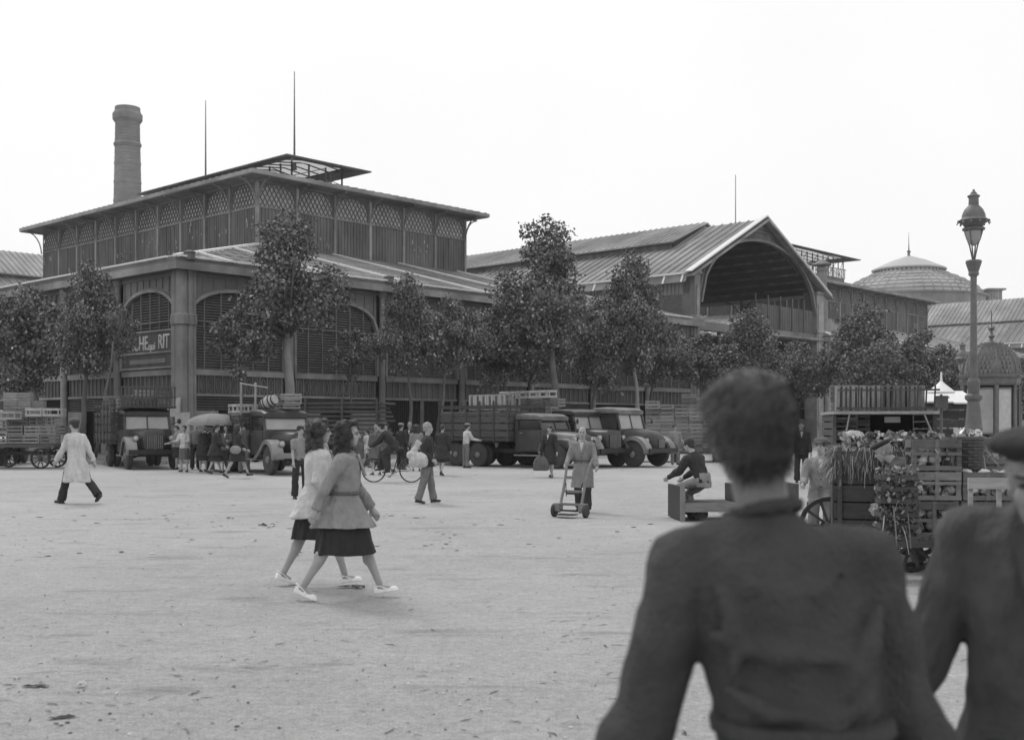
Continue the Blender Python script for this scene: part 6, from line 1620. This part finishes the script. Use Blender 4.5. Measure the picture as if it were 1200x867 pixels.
            b.loft([[z0+f*y*s+x*sx_*.038*s+n*zz*s for sx_, zz in ((-1,0),(1,0),(1,.02),(-1,.02))] for y in (-.065,-.02,.05,.12,.155)])
        link('shoe', organic(b, 'shoe', sm_, min(vox,.009), 2), e)
    return e, k
def bagged(name, label, cat, loc, m, r, rz=0, disp=.03, sack=False, bag=False):
    b = MB()
    if bag:
        b.loft([sring2(z*r[2], r[0]*w_, r[1]*w_) for z, w_ in ((-1.,.8),(-.9,1.),(0,1.),(.6,.85),(1.,.6),(1.1,.45))])
        for q in (-1,1): b.tube([(-r[0]*.35,q*r[1]*.3,r[2]*.95),(-r[0]*.25,q*.02,r[2]*1.7),(r[0]*.25,q*.02,r[2]*1.7),(r[0]*.35,q*r[1]*.3,r[2]*.95)],.014,6)
    elif sack:
        b.ell((.03,0,-.03), r, 14, 9); b.ell((-.08,0,.06), (r[0]*.7,r[1]*.8,r[2]*.7), 12, 8); b.tube([(-.08,0,.1),(-.02,0,.24),(.05,0,.34)],[.09,.05,.07],8); b.ell((.12,0,-.1),(.1,.1,.08),10,6)
    else: b.ell((0,0,0), r, 14, 9)
    o = link(name, organic(b, name, m, .012, 3, disp, .06)); o.location = loc; o.rotation_euler = (0,0,R(rz)); return tag(o, label, cat)
def G(u, Y): return tuple(at(u, Y))
# two women in the middle distance
person('dark haired woman in grey jacket and black skirt striding right, nearer of the pair', G(402, 10.6), -90,
       dict(H=1.66, L=4, legs=(26,4,-20,12), feet=(8,-22), arms=((14,10,20,0),(-34,8,12,0)), head=(2,0), sw=.16), ('jacket', m_jk, .21, .05), ('skirt', m_nv, .42), ('long','m_hair'), None, m_shoe_w, .0075, True, m_skin, 'long', belt=m_mid, build=1.12)
person('curly haired woman in white jacket walking behind and left of the grey jacketed woman', G(371, 11.5), -68,
       dict(H=1.66, L=3, legs=(-18,10,22,6), feet=(-20,6), arms=((30,8,30,0),(-12,10,95,10)), head=(0,-8), sw=.16), ('jacket', m_wht, .21, .05), ('skirt', m_nv, .47), ('curly','m_hair_b'), None, m_shoe_w, .008, True, m_skin, 'elbow', build=1.08)
# man in pale overall coat, left
person('man in long pale overall coat and flat cap walking away to the left', tuple(gp(90, 590)), 62,
       dict(H=1.78, L=6, legs=(24,6,-24,22), feet=(4,-38), arms=((24,6,14,0),(-28,9,6,0)), head=(4,0)), ('coat', m_coat_p, .46, .05), ('trousers', m_dk), ('short','m_hair'), ('cap', m_mid), vox=.013, build=1.08)
person('boy in light shirt and dark trousers standing behind the curly haired woman, hand to mouth', G(352, 25), -150,
       dict(H=1.58, legs=(4,0,-4,3), arms=((30,8,120,20),(10,6,20,0))), ('shirt', m_jk, .02, 0), ('trousers', m_dk), ('thick','m_hair'), vox=.013, sleeves='short', build=.9)
# man with hand truck
person('balding man in belted grey overall facing us behind the sack barrow', tuple(gp(683, 600)), 168,
       dict(H=1.58, L=5, legs=(14,4,-12,14), feet=(0,-14), arms=((16,16,34,2),(20,14,40,4)), head=(2,4)), ('coat', m_coat_g, .42, .03), ('trousers', m_dk), ('fringe','m_hair_g'), vox=.011, belt=m_mid, collar=m_wht, build=1.08)
# man with white sack
person('grey haired man in dark jacket and baggy grey trousers carrying a white sack', tuple(gp(500, 590)), -84,
       dict(H=1.64, L=2, legs=(12,4,-8,10), feet=(2,-10), arms=((-10,10,50,0),(-20,14,70,0)), head=(0,0)), ('jacket', m_dk, .14, .02), ('trousers', m_trg), ('short','m_hair_g'), vox=.012, build=1.1)
bagged('cloth_bundle', 'white cloth bundle slung behind the grey haired man', 'bag', tuple(at(489, 23.2, zc(537,23.2))), m_wht, (.2,.13,.16), sack=True)
# cyclist
cyc, ck = person('stooping cyclist in dark suit and cap riding to the left', tuple(at(463, 32.0)), 86,
       dict(H=1.7, L=42, legs=(50,70,62,52), feet=(-8,-5), arms=((42,6,16,0),(42,6,16,0)), head=(-26,0), seat=.93), ('jacket', m_dk, .06, .02), ('trousers', m_dk), ('short','m_hair'), ('cap', m_dk), vox=.014)
# people around and behind the bicycle
person('woman in headscarf and mid grey coat standing behind the bicycle front wheel', G(441, 37), 30, dict(H=1.62, legs=(2,0,-3,0)), ('coat', m_mid, .4, .05), ('skirt', m_mid, .42), ('bun','m_hair'), ('scarf', m_jk), vox=.015, female=True, build=1.15)
person('small girl in white dress left of the bicycle', G(430, 43), 70, dict(H=1.45, legs=(8,0,-8,4), arms=((40,8,20,0),(10,8,10,0))), ('shirt', m_wht, .1, .05), ('skirt', m_wht, .55), ('bun','m_hair'), vox=.015, female=True)
person('person in dark coat standing behind the cyclist handlebars', G(452, 41), 160, dict(H=1.68), ('jacket', m_mid, .2, .02), ('trousers', m_dk), ('short','m_hair'), vox=.016)
person('woman with pale jacket seen from behind between cyclist and man with sack', G(488, 40), 5, dict(H=1.6, arms=((10,8,60,0),(10,8,60,0))), ('jacket', m_jk, .12, .04), ('skirt', m_dk, .45), ('curly','m_hair'), vox=.015, female=True)
person('dark dressed man with bare grey head behind the cyclist back', G(480, 45), 175, dict(H=1.7), ('jacket', m_dk, .15, .02), ('trousers', m_dk), ('short','m_hair_g'), vox=.016)
person('woman in long dark coat walking away right of the man with the white sack', G(518, 36.5), -20, dict(H=1.62, L=3, legs=(14,4,-16,14), feet=(0,-25)), ('coat', m_dk, .38, .05), ('skirt', m_dk, .42), ('bun','m_hair'), vox=.014, female=True, build=1.1)
person('workman in light shirt and braces handling the crate wall', G(546, 43), -60, dict(H=1.66, L=6, arms=((40,8,40,0),(30,8,50,0))), ('shirt', m_wht, .0, 0), ('trousers', m_trg), ('short','m_hair'), ('cap', m_jk), vox=.015)
person('woman in long black coat carrying a big shopping bag before the six wheeled truck', tuple(at(645, 35.2)), 150, dict(H=1.6, L=5, legs=(10,4,-14,14), feet=(0,-20), arms=((4,14,12,0),(8,14,10,0))), ('coat', m_dk, .42, .04), ('skirt', m_dk, .4), ('bun','m_hair'), ('beret', m_mid), vox=.013, female=True, build=1.1)
bagged('shopping_bag', 'bulging striped shopping bag held by the woman in black coat', 'bag', tuple(at(634, 35.0, .42)), m_mid, (.24,.12,.2), bag=True)
person('workman with bare forearms standing by the tray walls', G(791, 46.5), 190, dict(H=1.62, arms=((6,14,60,10),(4,12,30,6))), ('shirt', m_jk, .0, 0), ('trousers', m_trg), ('short','m_hair'), vox=.015, sleeves='elbow')
# group under the umbrella
person('young woman in dark dress striding right with a pale bag, right of the umbrella', tuple(at(277, 34.8)), -80, dict(H=1.62, L=4, legs=(28,4,-20,10), feet=(6,-24), arms=((20,8,30,0),(-8,10,70,0))), ('jacket', m_dk, .08, .02), ('skirt', m_dk, .5), ('curly','m_hair'), vox=.013, female=True)
bagged('handbag', 'pale flat handbag under the arm of the striding young woman', 'bag', tuple(at(276, 34.4, zc(527,34.4))), m_jk, (.17,.07,.13), disp=.01)
person('woman in black with white collar, centre of the umbrella group', G(252, 37.6), -60, dict(H=1.62, L=5, legs=(18,4,-12,12), feet=(0,-18), arms=((10,8,60,0),(10,8,50,0))), ('coat', m_dk, .3, .04), ('skirt', m_dk, .42), ('bun','m_hair'), vox=.014, female=True, build=1.1)
person('stout woman in black dress bending under the left side of the umbrella', G(238, 39.3), -20, dict(H=1.6, L=18, arms=((30,8,40,0),(30,8,40,0))), ('coat', m_dk, .35, .05), ('skirt', m_dk, .4), ('bun','m_hair'), ('scarf', m_wht), vox=.015, female=True, build=1.2)
person('woman with white blouse and dark skirt between umbrella and dark truck', G(216, 39.5), 170, dict(H=1.58, arms=((20,8,70,0),(30,10,60,0))), ('shirt', m_wht, .05, .02), ('skirt', m_mid, .42), ('bun','m_hair'), vox=.015, female=True)
person('man in grey shirt standing in the shade beneath the umbrella', G(229, 41.5), -150, dict(H=1.68), ('shirt', m_trg, .0, 0), ('trousers', m_dk), ('short','m_hair'), ('cap', m_mid), vox=.016)
person('woman in dark patterned dress at the right edge of the umbrella', G(265, 38.8), 175, dict(H=1.6, arms=((20,8,80,10),(20,8,80,10))), ('jacket', m_mid, .12, .03), ('skirt', m_nv, .42), ('curly','m_hair_b'), vox=.015, female=True)
person('tall man in mid grey work clothes beside the crates of the old truck', G(286, 38.4), 20, dict(H=1.72), ('jacket', m_mid, .12, .02), ('trousers', m_trg), ('short','m_hair'), vox=.015)
person('woman in pale blouse and dark skirt at the back left of the umbrella group', G(207, 41.5), 120, dict(H=1.58, legs=(3,0,-3,0), arms=((10,8,70,10),(14,8,60,10))), ('shirt', m_jk, .05, .02), ('skirt', m_dk, .42), ('bun','m_hair'), vox=.016, female=True)
person('short man in black jacket and cap at the back of the umbrella group', G(246, 41), 150, dict(H=1.62), ('jacket', m_dk, .15, .02), ('trousers', m_dk), ('short','m_hair'), ('cap', m_dk), vox=.016)
person('woman in white headscarf leaning between umbrella group and old truck', G(271, 39.8), 60, dict(H=1.58, L=10, arms=((30,8,40,0),(24,8,50,0))), ('coat', m_mid, .3, .04), ('skirt', m_dk, .42), ('bun','m_hair'), ('scarf', m_wht), vox=.016, female=True)
person('man in grey cap and dark coat behind the bicycle saddle', G(470, 41.5), -40, dict(H=1.66), ('coat', m_dk, .3, .03), ('trousers', m_dk), ('short','m_hair'), ('cap', m_jk), vox=.016)
person('stooping woman in mid grey dress near the small girl in white', G(421, 41), 40, dict(H=1.58, L=14, arms=((24,8,50,0),(20,8,40,0))), ('jacket', m_mid, .12, .03), ('skirt', m_mid, .42), ('bun','m_hair'), vox=.016, female=True)
# seated man on low cart
person('man in dark jersey and pale trousers seated on the low flat cart', (cpz.x+.42, cpz.y+.45, 0), 48, dict(H=1.7, L=26, legs=(78,86,60,70), feet=(0,0), arms=((34,10,30,10),(30,10,30,10)), seat=.56, head=(6,0)), ('sweater', m_dk, .04, 0), ('trousers', m_jk), ('short','m_hair'), vox=.012)
# right-hand group
person('man in light work jacket sitting at the left end of the straw cart', G(962, 16.8), 165, dict(H=1.66, L=6, legs=(74,80,70,84), arms=((18,14,60,10),(20,14,55,10)), seat=.55, head=(0,-20)), ('jacket', m_jk, .12, .02), ('trousers', m_trg), ('short','m_hair'), ('cap', m_mid), vox=.011)
stl = thing('wooden_stool', 'plain wooden box seat under the man in light work jacket', 'stool', G(966, 17.0), R(-15))
b = MB(); b.box(-.25,.25,-.2,.25,.42,.46); b.build('seat', m_wood, stl)
for x in (-.21,.21):
    for y in (-.16,.21):
        b = MB(); b.box(x-.02,x+.02,y-.02,y+.02,0,.419); b.build('leg', m_wood, stl)
person('dark suited man standing far off between the nearest head and the straw cart', G(939, 32), 170, dict(H=1.72), ('jacket', m_dk, .15, .02), ('trousers', m_dk), ('short','m_hair'), vox=.016)
person('man in dark beret bending over the crates beside the straw cart', G(1084, 12.8), 72, dict(H=1.6, L=46, legs=(22,34,-6,20), feet=(0,-14), arms=((10,2,30,0),(12,2,30,0)), head=(10,0)), ('jacket', m_mid, .12, .02), ('trousers', m_mid), ('short','m_hair_g'), ('beret', m_dk), vox=.009, build=1.08)
# the two near men
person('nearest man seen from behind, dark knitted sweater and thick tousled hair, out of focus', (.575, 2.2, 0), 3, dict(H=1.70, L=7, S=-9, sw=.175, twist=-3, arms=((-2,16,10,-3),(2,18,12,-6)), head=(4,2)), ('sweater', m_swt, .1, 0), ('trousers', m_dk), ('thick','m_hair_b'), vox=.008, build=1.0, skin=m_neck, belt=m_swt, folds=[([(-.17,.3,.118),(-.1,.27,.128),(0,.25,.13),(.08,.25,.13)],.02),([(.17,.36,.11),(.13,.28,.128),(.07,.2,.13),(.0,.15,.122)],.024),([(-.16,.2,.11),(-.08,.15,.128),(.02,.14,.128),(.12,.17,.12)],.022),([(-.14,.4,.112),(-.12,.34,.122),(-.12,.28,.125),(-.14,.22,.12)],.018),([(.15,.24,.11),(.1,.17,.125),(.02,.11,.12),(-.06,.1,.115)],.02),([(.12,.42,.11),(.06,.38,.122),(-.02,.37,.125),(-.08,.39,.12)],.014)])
person('older man in beret and dark work jacket coming towards us at the right edge', (1.32, 2.8, 0), 150, dict(H=1.69, L=10, sw=.18, nodL=56, arms=((4,14,22,0),(-4,21,14,-2)), head=(2,-8)), ('jacket', m_wkj, .22, .03), ('trousers', m_dk), ('short','m_hair_g'), ('beret', m_dk), vox=.008, build=1.15, shirt=m_trg, collar=m_mid, skin=m_skin_d)
bpy.data.scenes.remove(_tmp)
# ================================================================ thin city haze over the whole square
hb_ = MB(); hb_.box(-420, 420, -25, 420, -1.0, 62); hz_ = hb_.build('haze', None, None)
hz_.data.materials.clear()
hm_ = bpy.data.materials.new('haze_air'); hm_.use_nodes = True; hm_.node_tree.nodes.clear()
hv = hm_.node_tree.nodes.new('ShaderNodeVolumePrincipled'); hv.inputs['Color'].default_value = (.9,.9,.9,1); hv.inputs['Density'].default_value = .0003
ho = hm_.node_tree.nodes.new('ShaderNodeOutputMaterial'); hm_.node_tree.links.new(hv.outputs[0], ho.inputs['Volume'])
hz_.data.materials.append(hm_); tag(hz_, kind='stuff')
scene.cycles.volume_bounces = 1
